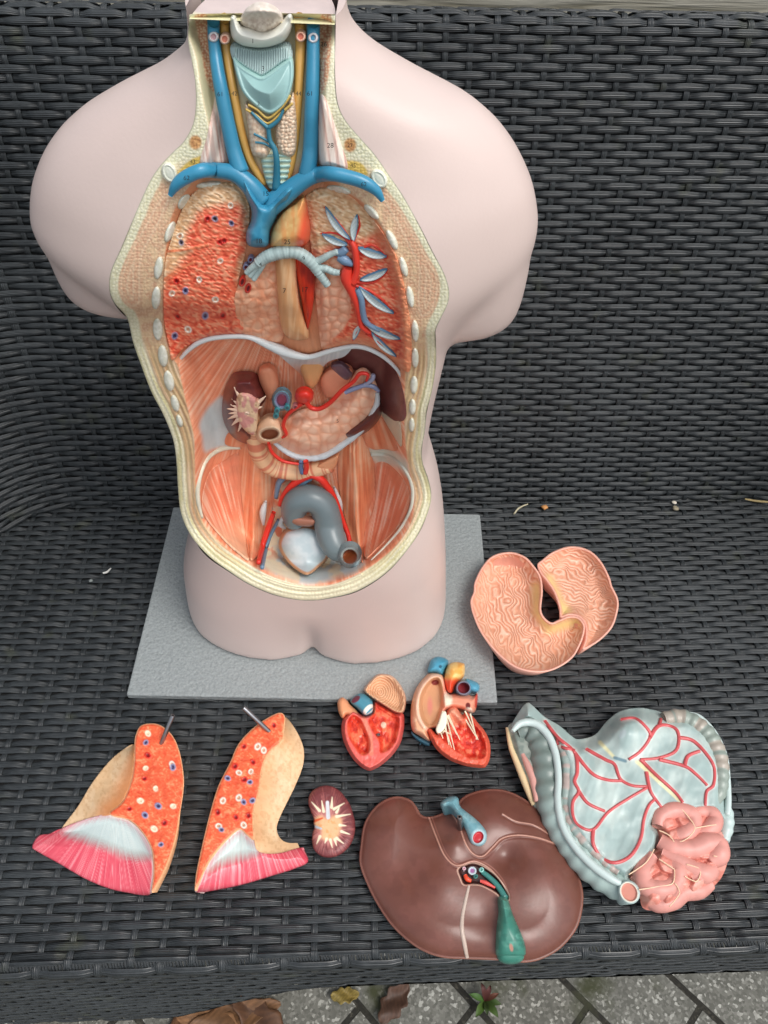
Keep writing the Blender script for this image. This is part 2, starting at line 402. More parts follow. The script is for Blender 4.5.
def S_back(a, b, h):
    a = np.asarray(a, float); b = np.asarray(b, float) + 0 * a
    # plan path: straight, then quarter turns towards the camera at both ends
    def path(t, r):
        x = t; y = 0 * t; nx = 0 * t; ny = -np.ones_like(t)
        for side, A in ((-1, AL), (1, AR)):
            e = (t - A) * side; th = np.clip(e / SR, 0, math.pi / 2); w = e > 0
            rest = np.maximum(e - SR * math.pi / 2, 0)
            x = np.where(w, A + side * (SR) * np.sin(th), x); y = np.where(w, -(SR) * (1 - np.cos(th)) - rest, y)
            nx = np.where(w, -side * np.sin(th), nx); ny = np.where(w, -np.cos(th), ny)
        return x, y, nx, ny
    x, y, nx, ny = path(a, 0)
    z = b * math.cos(TILT); back = b * math.sin(TILT)          # leaning outwards along -normal
    RT_ = 0.016; Ltop = 0.504
    e = np.maximum(b - Ltop, 0); th = np.clip(e / RT_, 0, math.pi * 0.9)
    zt = Ltop * math.cos(TILT) + RT_ * np.sin(th); bt = Ltop * math.sin(TILT) + RT_ * (1 - np.cos(th))
    z = np.where(e > 0, zt, z); back = np.where(e > 0, bt, back)
    hn = np.where(e > 0, np.cos(th), 1.0); hz = np.where(e > 0, np.sin(th), math.sin(TILT))
    px = x - nx * back + nx * h * hn; py = y - ny * back + ny * h * hn; pz = z + h * hz
    return B0 + px[..., None] * bx_ + py[..., None] * by_ + pz[..., None] * np.array([0, 0, 1.0])
weave('backrest', S_back, AL - 0.26, AR + 0.26, 0.001, 0.548, 0.0228, 0.00722, bench, ww=0.0056, seed=2)
# raised border of the seat front: bands, wrapped edge, then the apron
def S_edge(a, b, h):      # b measured down/out over the rounded front edge
    R = 0.011; b = np.asarray(b, float) + 0 * a; th = np.clip(b / R, 0, math.pi / 2 * 1.15); y = 0.0195 - (R + h) * np.sin(th); z = -R + (R + h) * np.cos(th)
    ex = np.maximum(b - R * math.pi / 2 * 1.15, 0)
    return B0 + (np.asarray(a, float) + 0 * y)[..., None] * bx_ + (y - DEPTH)[..., None] * by_ + (z - ex + 0.001)[..., None] * np.array([0, 0, 1.0])
lines = []; rg = np.random.default_rng(4)
for r, bb in enumerate((-0.0005, 0.0115, 0.0205)):
    a = np.arange(-0.62, 0.66, 0.0255 / 8); c = np.cos(math.pi * (a / 0.0255 + r))
    h = 0.0014 * np.tanh(2.2 * (c + 0.55)) + (0.0010 if r < 2 else 0.0); lines.append((a, bb + 0.0003 * np.sin(a * 33 + r), h, np.full(len(a), 0.0040), 0))
for i in range(-24, 27):
    b = np.arange(-0.006, 0.027, 0.0012); r = np.interp(b, [-0.0005, 0.0115, 0.0205], [0, 1, 2]); c = np.cos(math.pi * (r + i + 1))
    lines.append((np.full(len(b), i * 0.0255) + rg.normal(0, 0.0004), b, 0.0001 + 0.0011 * c, np.full(len(b), 0.0034), 1))
x = -0.62
while x < 0.66:     # close-packed slanting wraps in the groove
    b = np.linspace(0.001, 0.0105, 5); lines.append((x + (b - 0.005) * rg.uniform(0.1, 0.35), b, np.full(5, -0.0002) + rg.normal(0, 0.0002), np.full(5, 0.00125), 1)); x += rg.uniform(0.0022, 0.0031)
V, Fc, UV = strip_mesh(S_edge, lines, PROF)
eb = mesh_obj('front_border', V, Fc, MR, bench); uvl = eb.data.uv_layers.new(name='strand')
uvl.data.foreach_set('uv', UV[Fc.ravel()].astype(np.float32).ravel())
def S_apron(a, b, h):
    b = np.asarray(b, float) + 0 * a; a = np.asarray(a, float) + 0 * b; bot = 1.0; b = np.minimum(b, 0.074 + 0.19 * sst(-0.06, -0.30, a))
    return B0 + a[..., None] * bx_ + (0.011 - DEPTH - h)[..., None] * by_ + (-0.03 - b * bot)[..., None] * np.array([0, 0, 1.0])
MR2 = mat_rattan('shaded_side_rattan', (0.014, 0.016, 0.017), (0.034, 0.038, 0.040))
def S_apron2(a, b, h): return S_apron(a + b * 0.55, b, h)
weave('front_apron', S_apron2, -0.62, 0.66, 0.0, 0.245, 0.0255, 0.0072, bench, ww=0.003, mat=MR, seed=3)
# frame behind the weave so the bench is a closed body
def box(name, c, s, mat, parent=None, rz=0.0, bev=0.0):
    bm = bmesh.new(); bmesh.ops.create_cube(bm, size=1)
    for v in bm.verts: v.co = Vector((v.co.x * s[0], v.co.y * s[1], v.co.z * s[2]))
    if bev: bmesh.ops.bevel(bm, geom=bm.edges[:], offset=bev, segments=3, affect='EDGES', profile=0.6)
    bmesh.ops.rotate(bm, cent=(0, 0, 0), matrix=Matrix.Rotation(rz, 3, 'Z'), verts=bm.verts[:])
    bmesh.ops.translate(bm, vec=c, verts=bm.verts[:])
    me = bpy.data.meshes.new(name); bm.to_mesh(me); bm.free(); me.materials.append(mat)
    o = bpy.data.objects.new(name, me); COL.objects.link(o)
    if parent is not None: o.parent = parent; o.matrix_parent_inverse = Matrix.Translation(-Vector(parent.location))
    return o
for sx in (-0.56, 0.6):
    for sy in (-0.46, -0.03):
        p = B0 + sx * bx_ + sy * by_; box('leg', (p[0], p[1], -0.235), (0.05, 0.05, 0.29), MB, bench, BY)
p = B0 + 0.02 * bx_ - 0.25 * by_; box('under_frame', (p[0], p[1], -0.03), (1.2, 0.44, 0.04), MB, bench, BY)

# ------------------------------------------------------------------ ground behind / below
FZ = -0.38
def pave_mat():
    m = bpy.data.materials.new('concrete_pavers'); m.use_nodes = True; t = m.node_tree; N = t.nodes; L = t.links; b = N['Principled BSDF']
    tc = N.new('ShaderNodeTexCoord')
    mp = N.new('ShaderNodeMapping'); mp.inputs['Rotation'].default_value = (0, 0, math.radians(43)); L.new(tc.outputs['Object'], mp.inputs[0])
    br = N.new('ShaderNodeTexBrick'); br.inputs['Scale'].default_value = 1; br.inputs['Brick Width'].default_value = 0.20; br.inputs['Row Height'].default_value = 0.10
    br.inputs['Mortar Size'].default_value = 0.004; br.inputs['Mortar Smooth'].default_value = 0.2; L.new(mp.outputs[0], br.inputs[0])
    br.inputs['Color1'].default_value = (1, 1, 1, 1); br.inputs['Color2'].default_value = (0.85, 0.83, 0.8, 1); br.inputs['Mortar'].default_value = (0.12, 0.11, 0.09, 1)
    vo = N.new('ShaderNodeTexVoronoi'); vo.inputs['Scale'].default_value = 330; L.new(tc.outputs['Object'], vo.inputs['Vector'])
    r = N.new('ShaderNodeValToRGB'); e = r.color_ramp.elements; e[0].position = 0.0; e[0].color = (0.11, 0.11, 0.095, 1); e[1].position = 1; e[1].color = (0.46,0.46,0.42,1)
    k = e.new(0.55); k.color = (0.16,0.16,0.14,1); k = e.new(0.86); k.color = (0.22,0.22,0.195,1)
    sp = N.new('ShaderNodeSeparateColor'); L.new(vo.outputs['Color'], sp.inputs[0]); L.new(sp.outputs[0], r.inputs[0])
    mx = N.new('ShaderNodeMix'); mx.data_type = 'RGBA'; mx.blend_type = 'MULTIPLY'; mx.inputs[0].default_value = 1; L.new(r.outputs[0], mx.inputs[6]); L.new(br.outputs[0], mx.inputs[7])
    n = N.new('ShaderNodeTexNoise'); n.inputs['Scale'].default_value = 16; n.inputs['Detail'].default_value = 6; L.new(tc.outputs['Object'], n.inputs['Vector'])
    r2 = N.new('ShaderNodeValToRGB'); r2.color_ramp.elements[0].position = 0.55; r2.color_ramp.elements[1].position = 0.72; L.new(n.outputs[0], r2.inputs[0])
    m2 = N.new('ShaderNodeMix'); m2.data_type = 'RGBA'; L.new(r2.outputs[0], m2.inputs[0]); L.new(mx.outputs[2], m2.inputs[6]); m2.inputs[7].default_value = (0.045, 0.05, 0.02, 1)
    L.new(m2.outputs[2], b.inputs['Base Color']); b.inputs['Roughness'].default_value = 0.85
    sub = N.new('ShaderNodeMath'); sub.operation = 'MULTIPLY_ADD'; sub.inputs[1].default_value = 0.25; L.new(sp.outputs[0], sub.inputs[0])
    iv = N.new('ShaderNodeMath'); iv.operation = 'SUBTRACT'; iv.inputs[0].default_value = 1; L.new(br.outputs['Fac'], iv.inputs[1]); L.new(iv.outputs[0], sub.inputs[2])
    bp = N.new('ShaderNodeBump'); bp.inputs['Distance'].default_value = 0.004; bp.inputs['Strength'].default_value = 0.8; L.new(sub.outputs[0], bp.inputs['Height']); L.new(bp.outputs[0], b.inputs['Normal'])
    return m
gm = bpy.data.meshes.new('paving'); s_ = 30
gm.from_pydata([(-s_, -s_, FZ), (s_, -s_, FZ), (s_, s_, FZ), (-s_, s_, FZ)], [], [(0, 1, 2, 3)]); gm.materials.append(pave_mat())
go = bpy.data.objects.new('paving', gm); COL.objects.link(go); tag(go, kind='structure')
# pale weathered boards behind the bench
def wood_mat():
    m = bpy.data.materials.new('weathered_wood'); m.use_nodes = True; t = m.node_tree; N = t.nodes; L = t.links; b = N['Principled BSDF']
    tc = N.new('ShaderNodeTexCoord'); mp = N.new('ShaderNodeMapping'); mp.inputs['Scale'].default_value = (2, 40, 60); L.new(tc.outputs['Object'], mp.inputs[0])
    n = N.new('ShaderNodeTexNoise'); n.inputs['Scale'].default_value = 2.2; n.inputs['Detail'].default_value = 8; n.inputs['Distortion'].default_value = 0.6; L.new(mp.outputs[0], n.inputs['Vector'])
    r = N.new('ShaderNodeValToRGB'); r.color_ramp.elements[0].position = 0.3; r.color_ramp.elements[1].position = 0.7
    r.color_ramp.elements[0].color = (0.24, 0.22, 0.16, 1); r.color_ramp.elements[1].color = (0.52, 0.50, 0.42, 1); L.new(n.outputs[0], r.inputs[0]); L.new(r.outputs[0], b.inputs['Base Color'])
    bp = N.new('ShaderNodeBump'); bp.inputs['Distance'].default_value = 0.003; L.new(n.outputs[0], bp.inputs['Height']); L.new(bp.outputs[0], b.inputs['Normal']); b.inputs['Roughness'].default_value = 0.8
    return m
MW = wood_mat()
fence = thing('wooden_fence', 'pale weathered wooden boards showing behind the top of the bench back', 'fence', (0.2, 0.93, FZ))
for k in range(9):
    z = FZ + 0.06 + k * 0.115
    box('board', (0.2, 0.93 + 0.02 * 0 + 0.066 * 0.2, z + 0.0), (3.2, 0.022, 0.109), MW, fence, BY, 0.003)

# ------------------------------------------------------------------ torso body
torso = thing('torso_model', 'large pale pink anatomical torso without head, opened down the front, on a grey square board', 'anatomical model', (-0.068, 0.482, 0.0))
TYAW = 0.0205
MBOARD = mat_plain('grey_hammered_board', (146, 152, 152), 0.38, 420, 0.9, 0.16, scale2=260, dist=0.0016)
board = box('base_board', (-0.068, 0.482, 0.005), (0.38, 0.253, 0.0085), MBOARD, torso, TYAW, 0.002)
YC = 0.485
SL = [(188, 14), (187, 34), (172, 49.5), (156, 62), (130, 75), (99, 90), (73, 107), (49.5, 130), (38, 154), (31, 177), (30, 200), (31, 215)]
SRr = [(347, 8), (350, 16), (357, 27), (370, 40), (384, 50), (414, 70), (459, 87), (494, 112), (519, 145), (534, 180), (539, 215)]
TL = [(128, 300), (133, 325), (139, 350), (152, 392), (164, 416), (174, 440), (178, 470), (180, 500), (180, 530), (181, 560), (183, 585), (187, 608)]
TR = [(452, 300), (449, 330), (446, 345), (442, 360), (434.6, 391), (429.5, 416), (427, 436), (434, 457), (439, 477), (443, 502), (445, 530), (446, 558), (446, 594), (445, 612)]
def xz(P, y): X = on_y(*np.array(P, float).T, y); return X[:, 0], X[:, 2]
def interp_xz(P, z, y):
    x, zz = xz(P, y); o = np.argsort(zz); return np.interp(z, zz[o], x[o])
ZTOP = 0.586
def yfront(z): return np.interp(z, [-0.05, 0.0, 0.03, 0.08, 0.14, 0.22, 0.30, 0.38, 0.43, 0.47, 0.50, 0.53, 0.60], [0.399, 0.391, 0.393, 0.397, 0.402, 0.412, 0.410, 0.404, 0.406, 0.416, 0.430, 0.441, 0.446])
def yback(z): return np.interp(z, [0.0, 0.06, 0.14, 0.24, 0.34, 0.42, 0.47, 0.51, 0.56, 0.60], [0.575, 0.585, 0.57, 0.550, 0.565, 0.575, 0.570, 0.555, 0.540, 0.538])
def loop(xl, xr, yf, yb, z, pf=2.6, n=64):
    cx, cy = (xl + xr) / 2, (yf + yb) / 2; a, b = (xr - xl) / 2, (yb - yf) / 2; out = []
    for k in range(n):
        t = 2 * math.pi * k / n; c, s = math.cos(t), math.sin(t)
        out.append((cx + a * math.copysign(abs(c) ** (2 / pf), c), cy + b * math.copysign(abs(s) ** (2 / pf), s), z))
    return out
def loft(bm, loops):
    rows = [[bm.verts.new(p) for p in l] for l in loops]; n = len(rows[0])
    for a, b in zip(rows, rows[1:]):
        for k in range(n): bm.faces.new((a[k], a[(k + 1) % n], b[(k + 1) % n], b[k]))
    bm.faces.new(rows[0][::-1]); bm.faces.new(rows[-1])
bm = bmesh.new()
zs = np.concatenate([np.arange(0.0085, 0.56, 0.012), np.arange(0.56, ZTOP + 0.03, 0.006)]); L_ = []
trx = 0.0
for z in zs:
    xt0, xt1 = interp_xz(TL, z, 0.44) + 0.004 - 0.011 * (1 - sst(0.07, 0.16, z)), interp_xz(TR, z, YC)
    xs0, xs1 = interp_xz(SL, z, 0.50), interp_xz(SRr, z, 0.50)
    k = sst(0.375, 0.450, z); xs0 = xs0 + 0.003
    x0, x1 = xt0 * (1 - k) + xs0 * k, xt1 * (1 - k) + xs1 * k
    yf, yb = yfront(z), yback(z)
    if z > 0.5: pf = 2.2
    else: pf = 2.7 - 0.75 * sst(0.35, 0.43, z) + 0.25 * sst(0.46, 0.5, z)
    L_.append(loop(x0, x1, yf, yb, z, pf))
loft(bm, L_)
# shoulder stumps
for side, pts in ((-1, [(0.452, .0), ]), (1, [(0.452, 0)])):
    if side < 0:
        c = xz([(30, 205), (60, 302), (122, 316)], 0.50); xo = c[0][0]
    else:
        c = xz([(539, 230), (500, 338), (452, 334)], 0.50); xo = c[0][0]
    zb = 0.389 if side < 0 else 0.380; xo += 0.006 if side < 0 else -0.002
    LL = []
    for z, o, i_, hy in ((zb, .012, .100, .034), (zb + .002, .007, .106, .039), (zb + .008, .003, .112, .043), (zb + .025, .001, .115, .047), (zb + .05, .0005, .118, .050), (zb + .07, .003, .12, .050), (zb + .088, .012, .12, .044), (zb + .102, .030, .12, .034), (zb + .112, .055, .12, .022)):
        a, b = xo - side * o, xo - side * i_
        LL.append(loop(min(a, b), max(a, b), 0.497 - hy, 0.502 + hy, z, 2.2, 40))
    loft(bm, LL)
me = bpy.data.meshes.new('body_tmp'); bm.to_mesh(me); bm.free()
tmp = bpy.data.objects.new('body_tmp', me); COL.objects.link(tmp)
mo = tmp.modifiers.new('r', 'REMESH'); mo.mode = 'VOXEL'; mo.voxel_size = 0.0032
mo = tmp.modifiers.new('s', 'SMOOTH'); mo.factor = 0.6; mo.iterations = 30
dg = bpy.context.evaluated_depsgraph_get(); dg.update()
me2 = bpy.data.meshes.new_from_object(tmp.evaluated_get(dg)); bpy.data.objects.remove(tmp)
bm = bmesh.new(); bm.from_mesh(me2)
# cleft between the thighs, flat neck cut, flat foot
clx = on_z(np.array([313.]), np.array([645.]), 0.01)[0][0]
for v in bm.verts:
    x, y, z = v.co
    if z < 0.13 and y < 0.49:
        g = math.exp(-((x - clx - 0.02 * z) / (0.007 + 0.03 * z)) ** 2) * (1 - sst(0.0, 0.10, z)) * (1 - sst(0.44, 0.49, y))
        v.co.y += 0.009 * g + 0.012 * math.exp(-((x - clx) / 0.030) ** 2) * (1 - sst(0.0, 0.10, z)) * (1 - sst(0.44, 0.49, y))
bmesh.ops.bisect_plane(bm, geom=bm.verts[:] + bm.edges[:] + bm.faces[:], plane_co=(0, 0.44, ZTOP), plane_no=(0, -0.05, 1), clear_outer=True)
bm.edges.ensure_lookup_table(); be = [e for e in bm.edges if e.is_boundary]; bmesh.ops.holes_fill(bm, edges=be, sides=0)
bmesh.ops.bisect_plane(bm, geom=bm.verts[:] + bm.edges[:] + bm.faces[:], plane_co=(0, 0, 0.0098), plane_no=(0, 0, -1), clear_outer=True)
bm.normal_update()
BVH = BVHTree.FromBMesh(bm)
# ---- opening: outer edge of the cut wall, traced and dropped on the skin
R_OUT = [(189.5, 15.5), (189, 20), (188, 40), (192, 62), (195, 80), (196, 103), (193, 124), (184, 141), (173, 152), (160, 166), (149, 183), (136.5, 211), (121.5, 247), (111, 271), (109.5, 290), (115, 304), (127, 318), (133, 342), (140, 362), (151, 391), (163, 414), (173, 439), (176.5, 462), (178, 487), (181, 513), (191, 535.5), (208.6, 556), (229, 571), (249, 584), (272, 594), (292, 599), (310, 600.5), (328, 598.5), (357, 591), (386, 573), (408, 549), (422, 527), (431, 501), (429, 482), (423, 464), (422, 449), (425, 431), (427, 411), (432, 391), (436, 365), (436, 340), (436, 329), (442, 316), (448, 303), (449, 290), (444, 273), (433, 252), (420, 226), (403, 196), (390, 176.5), (375, 155), (362, 140), (346, 121), (338, 103), (335.5, 78), (335, 45), (335, 20), (335, 15), (330, 14), (262, 13), (195, 14)]
RO = cr(R_OUT, True, 4)
hits = []
for u, v in RO:
    d = Vector(rays(u, v)); h = BVH.ray_cast(Vector(CAM), d.normalized())
    hits.append(tuple(h[0]) if h[0] is not None and h[0].y < 0.53 else None)
ys = np.array([h[1] if h else np.nan for h in hits])
bad = np.isnan(ys); idx = np.arange(len(ys)); ys[bad] = np.interp(idx[bad], idx[~bad], ys[~bad], period=len(ys))
lim = np.interp(RO[:, 1], [0, 60, 150, 250, 420, 520, 600], [0.468, .468, 0.452, 0.452, 0.458, 0.45, 0.45]); ys = np.minimum(ys, lim)
for _ in range(10): ys = (np.roll(ys, 1) + ys * 2 + np.roll(ys, -1)) / 4
XO = on_y(RO[:, 0], RO[:, 1], ys)
# reference cut surface by row interpolation between left and right edge
vv = np.arange(0, 612.0); il, ir_ = [], []
lb = np.argmin(np.abs(RO[:, 1] - 15.5) + (RO[:, 0] > 250) * 99); bt = np.argmax(RO[:, 1])
Lp = RO[:bt + 1]; Ly = ys[:bt + 1]; Rp = RO[bt:][::-1]; Ry = ys[bt:][::-1]
def mono(P, Y):
    k = np.maximum.accumulate(P[:, 1]); return np.interp(vv, k + np.arange(len(k)) * 1e-6, P[:, 0]), np.interp(vv, k + np.arange(len(k)) * 1e-6, Y)
XL, YL = mono(Lp, Ly); XR, YR = mono(Rp, Ry)
def yref(u, v):
    vi = np.clip(v, 0, 610); xl, xr = np.interp(vi, vv, XL), np.interp(vi, vv, XR); t = np.clip((u - xl) / np.maximum(xr - xl, 1), 0, 1)
    return np.interp(vi, vv, YL) * (1 - t) + np.interp(vi, vv, YR) * t
R_IN = [(196, 16), (197, 60), (203, 100), (210, 135), (205, 165), (186, 190), (172, 215), (166, 245), (164, 275), (163, 300), (164, 330), (171, 355), (178, 368), (184, 395), (190, 420), (194, 440), (195, 482), (199, 512), (208, 530), (227, 549), (252, 566), (275, 578), (306, 586), (335, 584), (364, 571), (393, 549), (411, 523), (415, 501), (414, 487), (408, 461), (405, 432), (405, 391), (406, 370), (407, 340), (404, 300), (396, 262), (386, 235), (366, 205), (345, 190), (328, 170), (324, 135), (325, 100), (327, 60), (328, 16)]
RI = cr(R_IN, True, 4)
LIP = q('C', (52, 84), (75, 58), (110, 33), (160, 20), (240, 19), (300, 42), (360, 66), (410, 74), (470, 57), (540, 45), (600, 65), (650, 108), (680, 165), (690, 215))
LIPS = cr(LIP, False, 6)
# depth of the floor behind the cut surface, on a 1 px canvas
gu, gv = np.meshgrid(np.arange(100, 460.0), np.arange(0, 612.0))
din, iin, *_ = segdist(gu, gv, RI); sin_ = np.where(iin, din, -din)
liy = np.interp(gu, LIPS[:, 0], LIPS[:, 1], left=400, right=420)
below = gv > liy
abd = sst(0, 24, sin_) * np.interp(gv, [330, 420, 500, 560, 600], [0.036, 0.042, 0.044, 0.044, 0.036])
midc = np.exp(-((gu - 285) / 60) ** 2)
tho = sst(0, 10, sin_) * np.interp(gv, [0, 150, 190, 260, 350], [0.012, 0.014, 0.010, 0.012, 0.012]) + 0.010 * midc * sst(150, 230, gv)
Dc = np.where(below, abd, np.where(sin_ > 0, tho, 0))
def blur(a, s):
    k = np.exp(-0.5 * (np.arange(-int(3 * s), int(3 * s) + 1) / s) ** 2); k /= k.sum(); p = len(k) // 2
    a = np.pad(a, p, mode='edge')
    a = np.apply_along_axis(lambda r: np.convolve(r, k, 'valid'), 0, a); a = np.apply_along_axis(lambda r: np.convolve(r, k, 'valid'), 1, a); return a
Dc = blur(Dc, 1.6)
def bil(A, u, v):
    x = np.clip(np.asarray(u, float) - 100, 0, A.shape[1] - 1.001); y = np.clip(np.asarray(v, float), 0, A.shape[0] - 1.001)
    i = x.astype(int); j = y.astype(int); fx, fy = x - i, y - j
    return (A[j, i] * (1 - fx) + A[j, i + 1] * fx) * (1 - fy) + (A[j + 1, i] * (1 - fx) + A[j + 1, i + 1] * fx) * fy
def drop(u, v): return bil(Dc, u, v)
class Cav:
    """parts lying on the floor of the opened torso; height is metres towards the front"""
    @staticmethod
    def pt(u, v, h):
        u = np.asarray(u, float); v = np.asarray(v, float)
        return on_y(u, v, yref(u, v) + drop(u, v) - h)
# ---- cut the hole in the skin with an exact boolean
bmc = bmesh.new(); n = len(XO)
f0 = [bmc.verts.new((p[0], 0.25, p[2])) for p in XO]; f1 = [bmc.verts.new((p[0], 0.515, p[2])) for p in XO]
for i in range(n): bmc.faces.new((f0[i], f0[(i + 1) % n], f1[(i + 1) % n], f1[i]))
bmc.faces.new(f0[::-1]); bmc.faces.new(f1); bmesh.ops.recalc_face_normals(bmc, faces=bmc.faces[:])
# keep the prism open above the neck so the top plate is cut too
for a in list(f0) + list(f1):
    if a.co.z > ZTOP - 0.012 and on_y(262., 20., a.co.y) is not None: a.co.z += 0.05
mc = bpy.data.meshes.new('cut_tmp'); bmc.to_mesh(mc); bmc.free(); oc = bpy.data.objects.new('cut_tmp', mc); COL.objects.link(oc)
bmesh.ops.recalc_face_normals(bm, faces=bm.faces[:])
be = [e for e in bm.edges if e.is_boundary]
if be: bmesh.ops.holes_fill(bm, edges=be, sides=0)
ms = bpy.data.meshes.new('skin_shell'); bm.to_mesh(ms); bm.free()
skin = bpy.data.objects.new('skin_shell', ms); COL.objects.link(skin)
mo = skin.modifiers.new('b', 'BOOLEAN'); mo.operation = 'DIFFERENCE'; mo.object = oc; mo.solver = 'EXACT'
dg = bpy.context.evaluated_depsgraph_get(); dg.update()
ms2 = bpy.data.meshes.new_from_object(skin.evaluated_get(dg)); skin.modifiers.clear(); skin.data = ms2; bpy.data.objects.remove(oc)
ms2.name = 'skin_shell'
bb = bmesh.new(); bb.from_mesh(ms2); kill = []
for f in bb.faces:      # drop the walls the cutter left: the shell is hollow behind its cut edge
    c = f.calc_center_median(); r = BVH.find_nearest(c)
    if r[3] > 0.0008: kill.append(f)
bmesh.ops.delete(bb, geom=kill, context='FACES'); bb.to_mesh(ms2); bb.free()
MSKIN = mat_plain('pale_skin_paint', (213, 193, 185), 0.40, 7, 0.10, 0.06, scale2=420)
ms2.materials.clear(); ms2.materials.append(MSKIN)
ms2.polygons.foreach_set('use_smooth', [True] * len(ms2.polygons))
ms2.set_sharp_from_angle(angle=math.radians(50))
skin.parent = torso; skin.matrix_parent_inverse = Matrix.Translation(-Vector(torso.location))

# ------------------------------------------------------------------ inside of the torso
def peb(u, v, sc, s=0):      # pebbled fat: cell brightness and groove
    f1, g = worley(u / sc, v / sc, s); return f1, sst(0.0, 0.25, g)
RIBS_L = [(209, 185, 13, 3.6, -0.12), (184, 202, 8.5, 5, -0.95), (170, 232, 11, 4.4, -1.2), (158.6, 268, 11.5, 4.4, -1.42), (156.2, 298, 11.5, 4.6, -1.5), (157.8, 329.5, 11, 5, 1.5), (163, 356, 11, 5, 1.45), (169, 381, 10.5, 5, 1.35), (175, 403.5, 8.5, 4, 1.3), (179.5, 421, 6.5, 3, 1.25)]
RIBS_R = [(338.6, 190, 12.5, 4, 0.22), (371.5, 212, 10, 4, 0.78), (392, 240, 11, 4.2, 1.12), (403.5, 267, 10.5, 3.8, 1.3), (410, 297, 11, 4, 1.4), (415, 331, 11, 3.8, 1.5), (415, 358, 10, 3.8, 1.55), (414, 385, 9, 3.8, 1.6), (412.5, 407, 8, 3.4, 1.6), (411.7, 425, 7, 3, 1.6)]
d_out = lambda u, v: sdf(u, v, RO)
PEC_L = poly('L1', (255, 300), (200, 400), (150, 490), (105, 590), (85, 680), (105, 750), (150, 785), (190, 760), (195, 690), (195, 600), (210, 520), (250, 450), (300, 350), (330, 270), (300, 240))
PEC_R = poly('R1', (400, 240), (450, 290), (530, 420), (590, 530), (640, 620), (650, 700), (620, 800), (560, 830), (540, 740), (545, 600), (500, 500), (440, 380), (385, 290))
SCM_L = poly('A', (112, 50), (150, 50), (158, 160), (182, 230), (178, 295), (150, 260), (130, 150))
SCM_R = poly('A', (515, 50), (548, 50), (545, 180), (535, 260), (512, 300), (505, 180))
FAT_L = poly('A', (50, 560), (110, 505), (195, 500), (205, 530), (140, 540), (70, 575))
FAT_R = poly('A', (585, 515), (640, 520), (665, 555), (640, 560), (560, 540))
BELLY_L = cr(q('P', (176, 360), (182, 395), (190, 425), (190, 470), (194, 510), (205, 530), (230, 556), (262, 578)), False)
WHITE_BL = poly('L2', (235, 330), (270, 265), (325, 222), (345, 300), (400, 400), (300, 425), (255, 440), (245, 380))
WHITE_BR = poly('R2', (275, 425), (360, 430), (420, 480), (425, 540), (380, 500), (285, 475))
PELV = poly('E', (180, 180), (240, 150), (420, 150), (470, 260), (540, 420), (440, 470), (320, 500), (200, 470), (130, 420), (140, 320))
def striat(u, v, ang, per, s=0, wav=2.5):
    a = u * math.cos(ang) + v * math.sin(ang); b = -u * math.sin(ang) + v * math.cos(ang)
    return noise(a / per, b / 26, s) * 0.6 + noise(a / (per * 0.5), b / 16, s + 3) * 0.4
